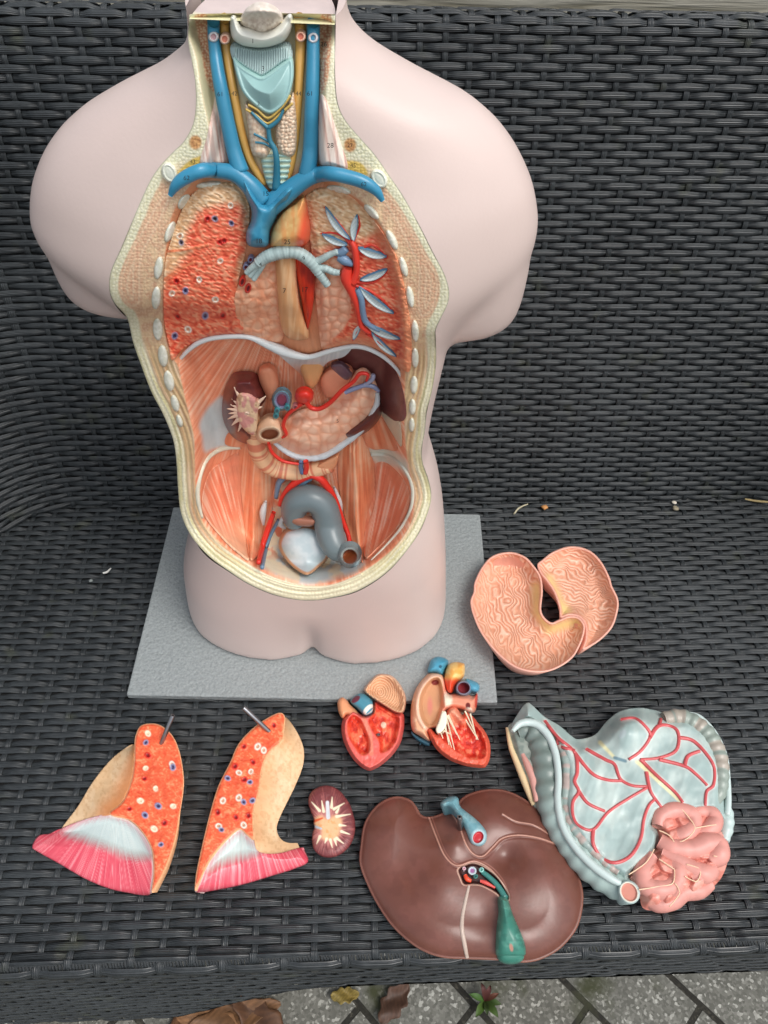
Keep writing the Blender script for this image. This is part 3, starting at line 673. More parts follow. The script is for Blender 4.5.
def lining_col(u, v, d):
    c = base(u, (222, 190, 154)); n = fbm(u / 5, v / 5, 3)
    di = sdf(u, v, RI); di = np.where(di < -90, -20, di)
    # inner floor default: neck cream-green, chest tan, belly orange muscle
    neck = 1 - sst(150, 190, v)
    inn = sst(-1, 1, di); c = mixc(c, (222, 150, 110), inn); c = mixc(c, (198, 196, 160), neck * inn * 0.9)
    liy = np.interp(u, LIPS[:, 0], LIPS[:, 1], left=400, right=420)
    ab = sst(-2, 4, v - liy) * inn
    th = np.arctan2(u - 292, v - 260); st = noise(th * 120, v / 40, 9) * 0.5 + noise(th * 260, v / 25, 4) * 0.5
    c = mixc(c, (244, 160, 122), ab); c = mixc(c, (252, 214, 184), ab * sst(0.5, 0.75, st) * 0.7); c = mixc(c, (210, 104, 70), ab * sst(0.46, 0.28, st) * 0.45)
    c = mixc(c, (206, 214, 214), inm(u, v, WHITE_BL, 3)); c = mixc(c, (212, 208, 190), inm(u, v, WHITE_BR, 3))
    c = mixc(c, (236, 228, 200), inm(u, v, PELV, 4) * sst(490, 520, v)); c = mixc(c, (198, 214, 218), inm(u, v, PELV, 4) * sst(0.52, 0.62, fbm(u / 16, v / 14, 21)))
    c = mixc(c, (225, 140, 110), inm(u, v, PELV, 3) * sst(0.6, 0.68, fbm(u / 9, v / 9, 33)) * sst(565, 545, v))
    # cut wall outside the cavity
    f1, g = peb(u, v, 3.5, 2); wall = 1 - inn
    upper = 1 - sst(325, 355, v)
    fat = mixc(base(u, (214, 212, 176)), (232, 228, 202), 1 - f1); fat = mixc(fat, (186, 176, 128), (1 - g) * 0.4)
    wfat = wall * np.where(v < 130, 1, 1 - sst(9, 12, d_out(u, v) + 1.2 * noise(u / 6, v / 6, 8) - 0 * u) * sst(150, 190, v) )
    mus = mixc(base(u, (222, 188, 150)), (208, 164, 132), sst(0.4, 0.6, n)); f2, g2 = peb(u + 2 * n, v, 2.6, 7)
    mus = mixc(mus, (232, 206, 172), sst(0.5, 0.2, f2) * 0.5)
    c = c * (1 - wall[..., None]) + mus * wall[..., None]; c = c * (1 - wfat[..., None]) + fat * wfat[..., None]
    low = wall * sst(330, 360, v); dd = d_out(u, v)
    lay = base(u, (214, 206, 160)); lay = mixc(lay, (236, 230, 200), sst(0.45, 0.7, noise(dd / 1.6 + n, v / 40, 5))); lay = mixc(lay, (212, 160, 118), sst(8, 10, dd) * 0.55 * sst(560, 530, v)); lay = mixc(lay, (190, 140, 104), sst(0.6, 0.75, noise(dd / 1.3, (u + v) / 60, 15)) * sst(7, 9, dd) * 0.6)
    lay = mixc(lay, (184, 170, 120), (1 - g) * 0.4 * sst(9, 7, dd)); bot = sst(560, 585, v); lay = mixc(lay, (240, 232, 202), bot * 0.7)
    c = c * (1 - low[..., None]) + lay * low[..., None]
    f3, g3 = peb(u, v, 2.8, 17)
    for P in (PEC_L, PEC_R):
        m = inm(u, v, P, 1.5) * wall; cc = mixc(base(u, (222, 186, 152)), (212, 164, 134), sst(0.3, 0.6, f3)); cc = mixc(cc, (232, 208, 176), sst(1.5, 0.2, np.abs(((sdf(u, v, P) + 0.8 * n) % 6) - 3)) * 0.5); c = c * (1 - m[..., None]) + cc * m[..., None]
    for P in (SCM_L, SCM_R):
        m = inm(u, v, P, 1.2); cc = mixc(base(u, (228, 200, 164)), (202, 138, 104), sst(0.25, 0.5, f3)); c = c * (1 - m[..., None]) + cc * m[..., None]
    for P in (FAT_L, FAT_R): c = mixc(c, (216, 182, 92), inm(u, v, P, 1.5))
    for P in ((195.5, 142.5), (350, 145)):
        m = disc(u, v, P, 6, 7); c = mixc(c, (206, 156, 100), m); c = mixc(c, (160, 104, 66), m * sst(0.5, 0.3, f3) * 0.6)
    c = mixc(c, (150, 150, 132), sst(1.4, 0.3, dd) * 0.8 * sst(18, 26, v))
    return c
def lining_h(u, v, d):
    di = sdf(u, v, RI); wall = sst(1, -1, np.where(di < -90, -20, di))
    f1, g = peb(u, v, 3.5, 2); f3, g3 = peb(u, v, 2.8, 17)
    th = np.arctan2(u - 292, v - 260); st = noise(th * 75, v / 40, 9)
    h = wall * (0.00025 * g + 0.0002 * (1 - f1) + 0.00015 * (1 - f3)) + (1 - wall) * 0.0007 * st
    dd = d_out(u, v); h = h * sst(0, 3, dd) + 0.0004 * wall * np.sin(dd * 1.3) * sst(340, 370, v) * sst(2, 5, dd)
    return h
lining = relief('cut_wall_and_lining', RO, lining_h, lining_col, Cav, torso, step=0.8)
def flatc(c): return lambda u, v, d: base(u, c)
def lay(name, P, hf, cf, mat=None, step=0.8, parent=None, skirt=0.003, surf=Cav):
    return relief(name, P, hf, cf, surf, parent or torso, mat, step, skirt)
def ell(cx, cy, a, b, ang, n=26):
    t = np.linspace(0, 2 * math.pi, n, endpoint=False); x, y = a * np.cos(t), b * np.sin(t)
    return np.stack([cx + x * math.cos(ang) - y * math.sin(ang), cy + x * math.sin(ang) + y * math.cos(ang)], 1)
def stack_h(*fs): return lambda u, v, d: sum(f(u, v, d) for f in fs)
# ribs and collar bones seen in section
for R in RIBS_L + RIBS_R:
    cx, cy, a, b, an = R
    lay('rib', ell(cx, cy, a, b, an), lambda u, v, d, b=b: 0.0008 + 0.0022 * dome(d, b) , lambda u, v, d: mixc(mixc(base(u, (222, 222, 204)), (240, 240, 228), sst(0.4, 0.7, fbm(u / 2, v / 2, 5))), (190, 192, 172), sst(1.4, .2, d) * 0.6), MP, 0.8)
for cx, cy, an in ((169.3, 173, 1.15), (379, 179, 0.95)):
    lay('collar_bone', ell(cx, cy, 10.5, 7.5, an), lambda u, v, d: 0.001 + 0.004 * dome(d, 6) - 0.0012 * sst(2, 3.5, d), lambda u, v, d: mixc(mixc(base(u, (220, 222, 204)), (236, 236, 222), sst(0.4, 0.7, fbm(u / 2, v / 2, 5))), (200, 204, 188), sst(2, 3, d) * 0.6), MP)
# ---- lungs
LUNG_L = cr(q('L1', (600, 203), (520, 212), (440, 245), (380, 330), (340, 440), (306, 560), (296, 700), (298, 840), (322, 960)) + [(172, 361), (184, 348), (200, 342.5), (220, 336.5), (245, 335.5), (262, 340)] + q('L1', (700, 880), (655, 790), (640, 680), (668, 560), (682, 480), (697, 330), (672, 250), (640, 212)), True, 4)
RED_L = poly('L1', (480, 330), (640, 305), (680, 400), (690, 480), (640, 600), (640, 780), (690, 900), (400, 1000), (330, 1010), (290, 900), (285, 740), (340, 620), (420, 520), (400, 470))
HOLES_L = [('w', 608, 305), ('k', 535, 367), ('r', 500, 367), ('b', 612, 388), ('w', 372, 447), ('k', 378, 478), ('r', 560, 475), ('r', 578, 470), ('w', 560, 563), ('w', 462, 650), ('r', 357, 657), ('b', 398, 702), ('w', 335, 715), ('w', 537, 743), ('b', 490, 818), ('r', 572, 818), ('r', 362, 822), ('w', 410, 882), ('b', 348, 912)]
def paint_holes(c, u, v, H, k, r=3.6):
    for t, x, y in H:
        (x, y), = q(k, (x, y)); ang = (x * 7 + y * 3) % 3; rr = r * (0.85 + 0.3 * ((x * 13 + y * 7) % 1))
        ring = disc(u, v, (x, y), rr, rr * 0.82, ang); hole = disc(u, v, (x, y), rr * 0.55, rr * 0.42, ang)
        A, Bc = dict(w=((236, 230, 214), (206, 150, 120)), b=((140, 142, 176), (60, 44, 84)), r=((212, 44, 34), (130, 20, 20)), k=((150, 140, 160), (34, 24, 24)), l=((244, 224, 196), (228, 208, 176)))[t]
        c = mixc(c, A, ring); c = mixc(c, Bc, hole)
    return c
def hole_h(u, v, H, k, r=3.6, dep=0.0012):
    h = 0 * u
    for t, x, y in H:
        (x, y), = q(k, (x, y)); h = h + 0.0005 * disc(u, v, (x, y), r * 1.1) - dep * disc(u, v, (x, y), r * 0.5)
    return h
def alveoli(u, v, s=0): n = noise(u / 9, v / 9, s + 50) * 3; return noise((u * 0.85 + v * 0.5 + n) / 3.2, (v - u * 0.4) / 1.5, s)
def lungL_c(u, v, d):
    al = alveoli(u, v); c = mixc(base(u, (226, 184, 140)), (240, 210, 174), sst(0.5, 0.8, al)); c = mixc(c, (206, 154, 108), sst(0.35, 0.1, al) * 0.6)
    R = base(u, (236, 112, 80)); R = mixc(R, (244, 158, 122), sst(0.5, 0.85, al)); R = mixc(R, (198, 58, 38), sst(0.4, 0.1, al) * 0.8)
    m = sst(-7, 5, sdf(u, v, RED_L) + 6 * (fbm(u / 10, v / 10, 3) - 0.5)); c = c * (1 - m[..., None]) + R * m[..., None]
    for S in (q('L1', (300, 520), (400, 510), (500, 488)), q('L1', (290, 655), (360, 610), (440, 565))): c = mixc(c, (226, 130, 90), stroke(u, v, cr(S), 1.2))
    return paint_holes(c, u, v, HOLES_L, 'L1')
lay('lung_section', LUNG_L, lambda u, v, d: 0.002 + 0.003 * sst(0, 9, d) + 0.0011 * alveoli(u, v) + hole_h(u, v, HOLES_L, 'L1') + 0.0006 * stroke(u, v, cr(q('L1', (300, 520), (400, 510), (500, 488))), 1.4), lungL_c, MP)
LUNG_R = cr(q('R1', (30, 262), (110, 228), (230, 262), (330, 362), (415, 480), (465, 600), (495, 740), (515, 880), (520, 1000)) + [(409, 372), (397, 366), (379, 352), (357, 345), (337, 347), (324, 350)] + q('R1', (95, 940), (80, 800), (60, 640), (52, 500), (28, 400), (20, 320)), True, 4)
TAN_R = poly('R1', (20, 262), (110, 226), (250, 262), (330, 360), (350, 420), (250, 470), (180, 480), (100, 505), (52, 500), (20, 380))
PINK_R = poly('R1', (62, 512), (180, 560), (225, 700), (235, 800), (200, 880), (100, 965), (40, 930), (50, 780), (75, 640))
def lob(u, v, sc, s):
    x = u + 3 * (noise(u / 7, v / 7, s) - .5); y = v + 3 * (noise(u / 7, v / 7, s + 1) - .5)
    f1, g = worley(x / sc, y / (sc * 0.85), s); return f1, g
def lungR_c(u, v, d):
    al = alveoli(u, v, 3); R = base(u, (236, 108, 76)); R = mixc(R, (244, 158, 122), sst(0.5, 0.85, al)); R = mixc(R, (198, 56, 38), sst(0.4, 0.1, al) * 0.7)
    R = mixc(R, (220, 150, 108), 0.7 * sst(14, 2, d))
    T = mixc(base(u, (226, 186, 142)), (240, 212, 174), sst(0.5, 0.8, al)); T = mixc(T, (186, 132, 88), sst(0.35, 0.1, al) * 0.6)
    m = sst(-6, 5, sdf(u, v, TAN_R) + 6 * (fbm(u / 9, v / 9, 3) - 0.5)); c = R * (1 - m[..., None]) + T * m[..., None]
    f1, g = lob(u, v, 10, 6); Pk = mixc(base(u, (238, 168, 134)), (244, 186, 154), sst(0.6, 0.2, f1)); Pk = mixc(Pk, (206, 118, 84), sst(0.2, 0.0, g) * 0.35)
    m = inm(u, v, PINK_R, 1.5); c = c * (1 - m[..., None]) + Pk * m[..., None]
    c = mixc(c, (232, 132, 92), stroke(u, v, cr(q('R1', (370, 650), (430, 670), (490, 700))), 1.0))
    return c
lay('lung_section', LUNG_R, lambda u, v, d: 0.002 + 0.003 * sst(0, 9, d) + 0.0011 * alveoli(u, v, 3) * (1 - inm(u, v, PINK_R, 1)) + inm(u, v, PINK_R, 3) * (0.0015 - 0.001 + 0.0014 * sst(-0.3, 0.7, lob(u, v, 10, 6)[1])), lungR_c, MP)
# ---- middle of the chest
MED = poly('M', (62, 205), (110, 130), (200, 95), (215, 300), (225, 465), (150, 470), (60, 445), (35, 400), (18, 300), (35, 240))
lay('lung_impression', MED, lambda u, v, d: 0.0035 + 0.0013 * sst(-0.3, 0.7, lob(u, v, 11, 2)[1]) + 0.001 * sst(0, 8, d), lambda u, v, d: mixc(mixc(base(u, (238, 164, 126)), (244, 184, 148), sst(0.6, 0.2, lob(u, v, 10, 2)[0])), (208, 116, 78), sst(0.2, 0, lob(u, v, 10, 2)[1]) * 0.35), MP)
DARKM = poly('M', (180, 60), (260, 60), (380, 90), (360, 200), (350, 330), (335, 450), (260, 460), (180, 460), (190, 200), (110, 150), (70, 90))
AOD = poly('M', (275, 100), (330, 110), (362, 150), (362, 250), (352, 340), (333, 425), (322, 400), (305, 300), (285, 200))
lay('descending_aorta', AOD, lambda u, v, d: 0.005 + 0.006 * dome(d, 7), lambda u, v, d: mixc(base(u, (214, 52, 24)), (158, 28, 14), sst(0.5, 0.7, fbm(u / 6, v / 30, 2))), MG)
ESO = poly('M', (198, 90), (278, 100), (285, 200), (298, 310), (333, 430), (325, 468), (250, 462), (215, 400), (200, 250))
lay('oesophagus', ESO, lambda u, v, d: 0.005 + 0.008 * dome(d, 10) + 0.0004 * striat(u, v, 0, 3), lambda u, v, d: mixc(mixc(base(u, (226, 166, 114)), (238, 190, 142), sst(0.45, 0.7, striat(u, v, 0.06, 3))), (208, 142, 92), sst(0.4, 0.2, striat(u, v, 0.06, 5, 8)) * 0.6), MP)
# ---- neck
def plate():
    y0 = float(np.interp(15, vv, YL)); x0, x1 = on_y(189.5, 15, y0)[0], on_y(335, 15, y0)[0]
    cx = (x0 + x1) / 2; a = (x1 - x0) / 2; V, Fc, c = [], [], []
    n, mm = 40, 12; zz = float(on_y(262, 14.2, y0)[2]) - 0.0030
    for j in range(mm + 1):
        for i in range(n + 1):
            t = math.pi * i / n; r = 1 - j / mm
            V.append((cx - a * math.cos(t) * r, y0 - 0.002 + 0.085 * math.sin(t) * r * (1 if True else 0), zz)); 
            c.append(lin((236, 232, 190)) if V[-1][1] < y0 + 0.004 + 0.012 * math.sin(t) else lin((214, 196, 190)))
    for j in range(mm):
        for i in range(n): k = j * (n + 1) + i; Fc.append((k, k + n + 1, k + n + 2, k + 1))
    mesh_obj('neck_top', V, Fc, MP, torso, np.array(c))
plate()
STR_L = poly('A', (186, 290), (212, 440), (218, 520), (175, 530), (128, 522), (150, 440), (168, 350))
STR_R = poly('A', (512, 310), (535, 330), (575, 450), (600, 540), (545, 530), (505, 520), (505, 430))
for P in (STR_L, STR_R):
    lay('neck_muscle', P, lambda u, v, d: 0.001 + 0.002 * sst(0, 4, d) + 0.0006 * noise((u + 0.1 * v) / 1.7, v / 60, 3), lambda u, v, d: mixc(mixc(base(u, (222, 190, 176)), (238, 220, 206), sst(0.4, 0.7, noise((u - 0.15 * v) / 1.7, v / 50, 3))), (184, 130, 116), sst(0.4, 0.2, noise((u - 0.15 * v) / 1.7, v / 50, 3)) * 0.6), MP)
BLUE = (52, 136, 170); OCH = (214, 164, 84)
def vcol(c, s=0): return lambda u, v, t: lin(c) * (0.93 + 0.14 * float(noise(np.array(u / 8.), np.array(v / 8.), s)))
tube('carotid_artery', q('A', (207, 58), (209, 130), (222, 220), (240, 320), (262, 430), (292, 520), (335, 590)), [5, 5, 4.6, 4.6, 4.4, 4.2, 3.4], Cav, torso, OCH, MG, 0.7, colfn=vcol(OCH))
tube('carotid_artery', q('A', (446, 58), (450, 130), (446, 230), (440, 340), (430, 460), (412, 550), (385, 610)), [5.6, 5.4, 4.8, 4.4, 4.2, 4.2, 3.6], Cav, torso, OCH, MG, 0.7, colfn=vcol(OCH))
# larynx and windpipe
TRA = poly('A', (328, 490), (415, 490), (412, 560), (395, 612), (362, 612), (338, 580))
lay('windpipe', TRA, lambda u, v, d: 0.003 + 0.004 * dome(d, 9) + 0.0008 * np.sin(v * 2 * math.pi / 5.5), lambda u, v, d: mixc(base(u, (172, 206, 198)), (216, 214, 176), sst(0.2, -0.6, np.sin(v * 2 * math.pi / 5.5)) * 0.7), MP)
MEMB = poly('A', (232, 140), (320, 150), (410, 140), (422, 195), (398, 206), (360, 234), (327, 252), (298, 240), (262, 218), (232, 190))
lay('throat_membrane', MEMB, lambda u, v, d: 0.005 + 0.004 * sst(0, 5, d) + 0.0006 * np.sin(u * 2.6), lambda u, v, d: mixc(base(u, (186, 208, 206)), (84, 108, 112), sst(0.3, 0.9, np.sin(u * 2.6)) * sst(4, 6, d)), MP, 0.6)
LAR = poly('A', (234, 186), (262, 212), (300, 236), (327, 246), (360, 226), (398, 198), (422, 190), (426, 250), (412, 310), (388, 345), (352, 365), (312, 345), (268, 300), (248, 250))
lay('voice_box_cartilage', LAR, lambda u, v, d: 0.009 + 0.006 * sst(0, 22, d) + 0.0012 * sst(0, 1.6, d) - 0.0008 * sst(2, 4, d), lambda u, v, d: mixc(base(u, (150, 188, 186)), (168, 206, 200), sst(3, 1, d)), MG, 0.7)
YV = [q('A', (282, 335), (312, 352), (346, 378), (385, 348), (418, 305)), q('A', (275, 350), (310, 370), (346, 395), (390, 360), (425, 330))]
merge('yellow_ligament', [tube('', P, 1.2, Cav, None, (206, 172, 88), lift=0.5, base_h=lambda u, v: 0.0085 + 0 * u, obj=False) for P in YV], MG, torso)
THL = poly('A', (272, 330), (300, 360), (345, 400), (352, 450), (350, 500), (322, 506), (294, 490), (282, 420))
THR = poly('A', (425, 300), (436, 360), (438, 440), (432, 490), (408, 505), (378, 485), (368, 430), (376, 380), (402, 345))
for k, P in enumerate((THL, THR)):
    lay('thyroid_gland', P, lambda u, v, d, k=k: 0.003 + 0.006 * dome(d, 8) + (0.0010 * sst(-.3, 0.6, worley(u / 4.0, v / 4.0, 4)[1]) if k else 0.0008 * fbm(u / 4, v / 4, 2)), lambda u, v, d: mixc(mixc(base(u, (222, 192, 164)), (236, 214, 188), sst(0.5, 0.2, worley(u / 4.6, v / 4.6, 4)[0])), (190, 146, 112), sst(0.12, 0, worley(u / 4.6, v / 4.6, 4)[1]) * 0.5), MP, 0.7)
BL2 = (46, 118, 140)
merge('thyroid_veins', [tube('', P, r, Cav, None, BL2, lift=0.5, base_h=lambda u, v: 0.0095 - 0.003 * sst(150, 185, v), obj=False) for P, r in (
    (q('A', (346, 408), (352, 450), (368, 480), (374, 530), (372, 605)), [2.2, 2.4, 2.8, 3.2, 4.2]), (q('A', (292, 358), (318, 385), (346, 410)), [1.3, 1.8, 2.2]),
    (q('A', (396, 350), (378, 385), (346, 410)), [1.3, 1.8, 2.2]), (q('A', (300, 428), (325, 440), (352, 455)), 1.2), (q('A', (305, 455), (335, 460), (360, 475)), 1.1))], MG, torso)
# veins
JB = 0.004
tube('jugular_vein', q('A', (171, 70), (173, 130), (184, 220), (200, 310), (218, 400), (236, 480), (258, 550)), [6.2, 6.2, 6.8, 7.2, 7.4, 7.8, 9], Cav, torso, BLUE, MG, 0.55, lambda u, v: JB + 0 * u, colfn=vcol(BLUE))
tube('jugular_vein', q('A', (491, 70), (490, 140), (489, 240), (486, 340), (484, 430), (480, 500), (470, 560)), [6.6, 6.6, 7, 7.4, 7.6, 8, 8.6], Cav, torso, BLUE, MG, 0.55, lambda u, v: JB + 0 * u, colfn=vcol(BLUE))
tube('subclavian_vein', q('A', (33, 625), (52, 592), (85, 566), (135, 546), (190, 546), (240, 556), (285, 590), (325, 640)), [2.5, 5.4, 6.8, 7, 7.4, 8.2, 9.5, 11], Cav, torso, BLUE, MG, 0.6, lambda u, v: JB + 0.001 + 0 * u, colfn=vcol(BLUE))
tube('subclavian_vein', q('A', (712, 642), (690, 608), (650, 582), (600, 566), (545, 556), (490, 562), (440, 590), (400, 622), (350, 660)), [2.5, 5.2, 6.6, 6.8, 7, 7.8, 9, 10, 11], Cav, torso, BLUE, MG, 0.6, lambda u, v: JB + 0.001 + 0 * u, colfn=vcol(BLUE))
SVC = poly('A', (262, 560), (290, 600), (340, 650), (400, 600), (430, 600), (415, 640), (385, 665), (372, 700), (352, 740), (346, 785), (310, 792), (280, 782), (276, 745), (290, 710), (292, 670), (275, 630))
AOR = poly('A', (398, 672), (430, 652), (462, 632), (476, 690), (482, 740), (470, 782), (425, 798), (375, 796), (352, 785), (356, 745), (372, 705))
def aor_c(u, v, d):
    c = mixc(base(u, (228, 178, 112)), (236, 196, 132), sst(0.4, 0.7, fbm(u / 5, v / 5, 3))); x = sst(296, 306, u + 0.25 * (v - 220))
    return mixc(mixc(c, (232, 150, 84), sst(0.5, 0.7, noise(u / 2, v / 14, 3)) * 0.6), (236, 96, 62), x)
lay('aortic_arch', AOR, lambda u, v, d: 0.004 + 0.017 * dome(d, 14), aor_c, MG)
lay('vena_cava', SVC, lambda u, v, d: 0.006 + 0.0145 * dome(d, 11), lambda u, v, d: mixc(base(u, BLUE), (70, 152, 184), sst(0.4, 0.7, fbm(u / 7, v / 7, 3))), MG)
# hyoid and tongue root
DOME = poly('A', (256, 78), (268, 40), (290, 20), (318, 11), (350, 18), (375, 34), (396, 74), (330, 110))
lay('tongue_root', DOME, lambda u, v, d: 0.006 + 0.012 * dome(d, 14) + 0.001 * fbm(u / 4, v / 4, 4), lambda u, v, d: mixc(mixc(base(u, (226, 212, 196)), (240, 228, 214), sst(0.4, 0.7, fbm(u / 3, v / 3, 3))), (176, 150, 130), sst(0.5, 0.3, fbm(u / 2.5, v / 2.5, 9)) * sst(16, 22, v) * 0.5), MP, 0.7)
HY = poly('A', (224, 62), (236, 54), (252, 66), (262, 82), (290, 88), (330, 100), (366, 86), (390, 66), (412, 50), (424, 62), (418, 100), (396, 132), (350, 150), (300, 152), (258, 143), (230, 118))
lay('hyoid_bone', HY, lambda u, v, d: 0.008 + 0.012 * dome(d, 12), flatc((234, 234, 222)), MG, 0.7)
for (x, y), A, Bc in ((q('A', (171, 118))[0], (210, 210, 214), (196, 156, 160)), (q('A', (207, 125))[0], (232, 190, 168), (212, 130, 104)), (q('A', (450, 117))[0], (238, 186, 160), (216, 120, 96)), (q('A', (490, 121))[0], (214, 214, 218), (178, 170, 180))):
    lay('severed_vessel', ell(x, y, 5.2, 5.6, 0), lambda u, v, d: 0.0085 + 0.0018 * dome(d, 2) - 0.001 * sst(2, 3, d), lambda u, v, d, A=A, Bc=Bc: mixc(base(u, A), Bc, sst(2, 2.8, d)), MG, 0.5)
# ---- bronchi and hilum
GB = (172, 192, 190)
rt = [(q('M', (262, 92), (232, 92), (190, 102), (150, 118), (118, 142)), [6.5, 6.8, 6.4, 6, 5.2]), (q('M', (122, 140), (95, 160), (68, 185)), [4, 3.4, 2.6]), (q('M', (130, 142), (108, 168), (84, 198)), [3.4, 3, 2.6]), (q('M', (142, 140), (125, 172), (100, 212)), [3.4, 3, 2.6])]
lt = [(q('M', (225, 92), (270, 92), (310, 108), (350, 140), (375, 175), (392, 200), (418, 236)), [6, 6.4, 6.2, 6, 5.2, 4.4, 3.8]), (q('M', (352, 140), (390, 125), (425, 105), (460, 92)), [4, 3.6, 3.2, 2.6]), (q('M', (370, 160), (410, 165), (440, 178), (468, 182)), [3.8, 3.6, 3.4, 3])]
def bcol(u, v, t): return lin(GB) * (0.95 + 0.12 * math.sin((u + v) * 1.1))
for br in (rt, lt): merge('bronchus', [tube('', P, r, Cav, None, GB, lift=0.5, base_h=lambda u, v: 0.012 - 0.003 * sst(0, 60, np.abs(u - 280)), obj=False, rings=2.9, colfn=bcol, n=9) for P, r in br], MP, torso)
for x, y, c_ in ((68, 160, (112, 120, 150)), (88, 128, (120, 128, 158)), (52, 222, (206, 54, 40)), (77, 250, (206, 54, 40))):
    (x, y), = q('M', (x, y)); lay('hilum_vessel', ell(x, y, 3.3, 5 if c_[0] > 200 else 3.6, 0.3), lambda u, v, d: 0.006 + 0.0012 * dome(d, 1.5) - 0.001 * sst(1.5, 2.2, d), lambda u, v, d, c_=c_: mixc(base(u, c_), (110, 26, 34), sst(1.4, 2.2, d)), MG, 0.5)
RED = (222, 60, 44); PB = (112, 140, 168)
hil = [(q('R1', (238, 470), (255, 505), (262, 560), (262, 610), (245, 665)), [2.6, 3.4, 3.6, 3.4, 4.5]), (q('R1', (225, 590), (215, 640), (235, 690), (262, 760), (278, 830), (290, 870), (330, 900)), [4.5, 6.0, 5, 3.4, 3, 3, 1.6])]
merge('pulmonary_vein', [tube('', P, r, Cav, None, RED, lift=0.5, base_h=lambda u, v: 0.0065 + 0 * u, obj=False) for P, r in hil] +
      [tube('', q('R1', *P), r, Cav, None, RED, lift=0.4, base_h=lambda u, v: 0.0056 + 0 * u, obj=False) for P, r in (
       (((245, 480), (262, 440), (278, 400), (272, 352)), [1.6, 1.2, 1, .5]), (((240, 480), (205, 420), (150, 350), (112, 312)), [1.8, 1.3, 1, .5]), (((238, 490), (200, 450), (150, 432), (92, 436)), [1.6, 1.2, 1, .5]),
       (((262, 520), (310, 530), (360, 545), (410, 550)), [1.8, 1.2, 1, .5]), (((258, 540), (320, 490), (370, 510), (408, 545)), [1.3, 1, .9, .5]), (((260, 660), (330, 665), (380, 640), (412, 602)), [1.8, 1.3, 1, .5]),
       (((255, 675), (320, 700), (390, 750), (440, 812)), [1.8, 1.1, 1, .5]), (((285, 860), (262, 900), (245, 935)), [1.6, 1.1, .6]), (((300, 890), (380, 915), (470, 935)), [1.8, 1.2, .6]), (((310, 900), (380, 950), (450, 1010)), [1.8, 1.2, .6]))], MG, torso)
merge('pulmonary_artery', [tube('', q('R1', *P), r, Cav, None, PB, lift=0.5, base_h=lambda u, v: 0.0065 + 0 * u, obj=False) for P, r in (
    (((160, 520), (190, 525), (215, 505)), [3, 4.2, 3.8]), (((180, 545), (210, 560), (245, 580)), [4, 5, 2.5]), (((262, 690), (285, 740), (292, 800), (310, 850), (370, 890)), [3, 3.2, 3.2, 3, 1.4]))], MG, torso)
LEAF = [((116, 314), (235, 468), 5), ((266, 352), (250, 478), 5.2), ((100, 440), (222, 492), 4.5), ((268, 505), (406, 546), 5.4), ((276, 655), (408, 604), 5), ((272, 682), (440, 812), 5.4), ((300, 852), (468, 930), 5), ((330, 895), (450, 1012), 4.2), ((282, 868), (248, 934), 4)]
for a, b, w in LEAF:
    (ax, ay), (bx2, by2) = q('R1', a, b); t = np.linspace(0, 1, 12); dx, dy = bx2 - ax, by2 - ay; L = math.hypot(dx, dy); nx, ny = -dy / L, dx / L
    bow = 0.06 * L * np.sin(math.pi * t); prof = w * 0.66 * np.sin(math.pi * np.clip(t, 0, 1)) ** 0.7
    P = np.vstack([np.stack([ax + dx * t + nx * (bow + prof), ay + dy * t + ny * (bow + prof)], 1), np.stack([ax + dx * t + nx * (bow - prof), ay + dy * t + ny * (bow - prof)], 1)[::-1][1:-1]])
    lay('bronchial_branch', P, lambda u, v, d: 0.0078 - 0.001 * sst(0.8, 2.5, d) , lambda u, v, d, ax=ax, ay=ay, nx=nx, ny=ny: mixc(mixc(base(u, (206, 218, 218)), (160, 182, 188), sst(0.5, 0.9, np.sin((u + v) * 1.6)) * 0.4), (74, 120, 150), sst(1.3, 0.3, d) * (((u - ax) * nx + (v - ay) * ny) < 0.06 * L)), MP, 0.5)
# ---- diaphragm
TEND = cr([(268, 343), (290, 352), (310, 356), (330, 350), (352, 345), (345, 356), (328, 362), (318, 374), (308, 380), (296, 370), (280, 356)], True, 4)
def lip_h(u, v): return 0.0 + drop(u, v) * 0 + 0.0
class Rim:     # the free edge of the diaphragm stands proud near the cut surface
    @staticmethod
    def pt(u, v, h):
        u = np.asarray(u, float); v = np.asarray(v, float); e = np.abs(np.asarray(u) - 285) / 120
        return on_y(u, v, yref(u, v) + 0.016 - 0.010 * np.clip(e, 0, 1) ** 2 - h)
class Ten:
    @staticmethod
    def pt(u, v, h):
        u = np.asarray(u, float); v = np.asarray(v, float)
        return on_y(u, v, yref(u, v) + 0.014 + 0.03 * sst(350, 385, v) - h)
relief('diaphragm_tendon', TEND, lambda u, v, d: 0.001 * striat(u, v, 0.1, 3), lambda u, v, d: mixc(mixc(base(u, (196, 206, 210)), (216, 222, 222), sst(0.4, 0.7, striat(u, v, 0.2, 3))), (226, 168, 130), sst(358, 376, v)), Ten, torso, MP, 0.8)
tube('diaphragm_edge', LIPS[:-8], list(np.interp(np.linspace(0, 1, len(LIPS) - 8), [0, .15, .35, .47, .6, .85, 1], [1.6, 2.6, 2.6, 5.5, 2.8, 2.4, 1.6])), Rim, torso, (206, 212, 212), MP, 0.2, n=2)
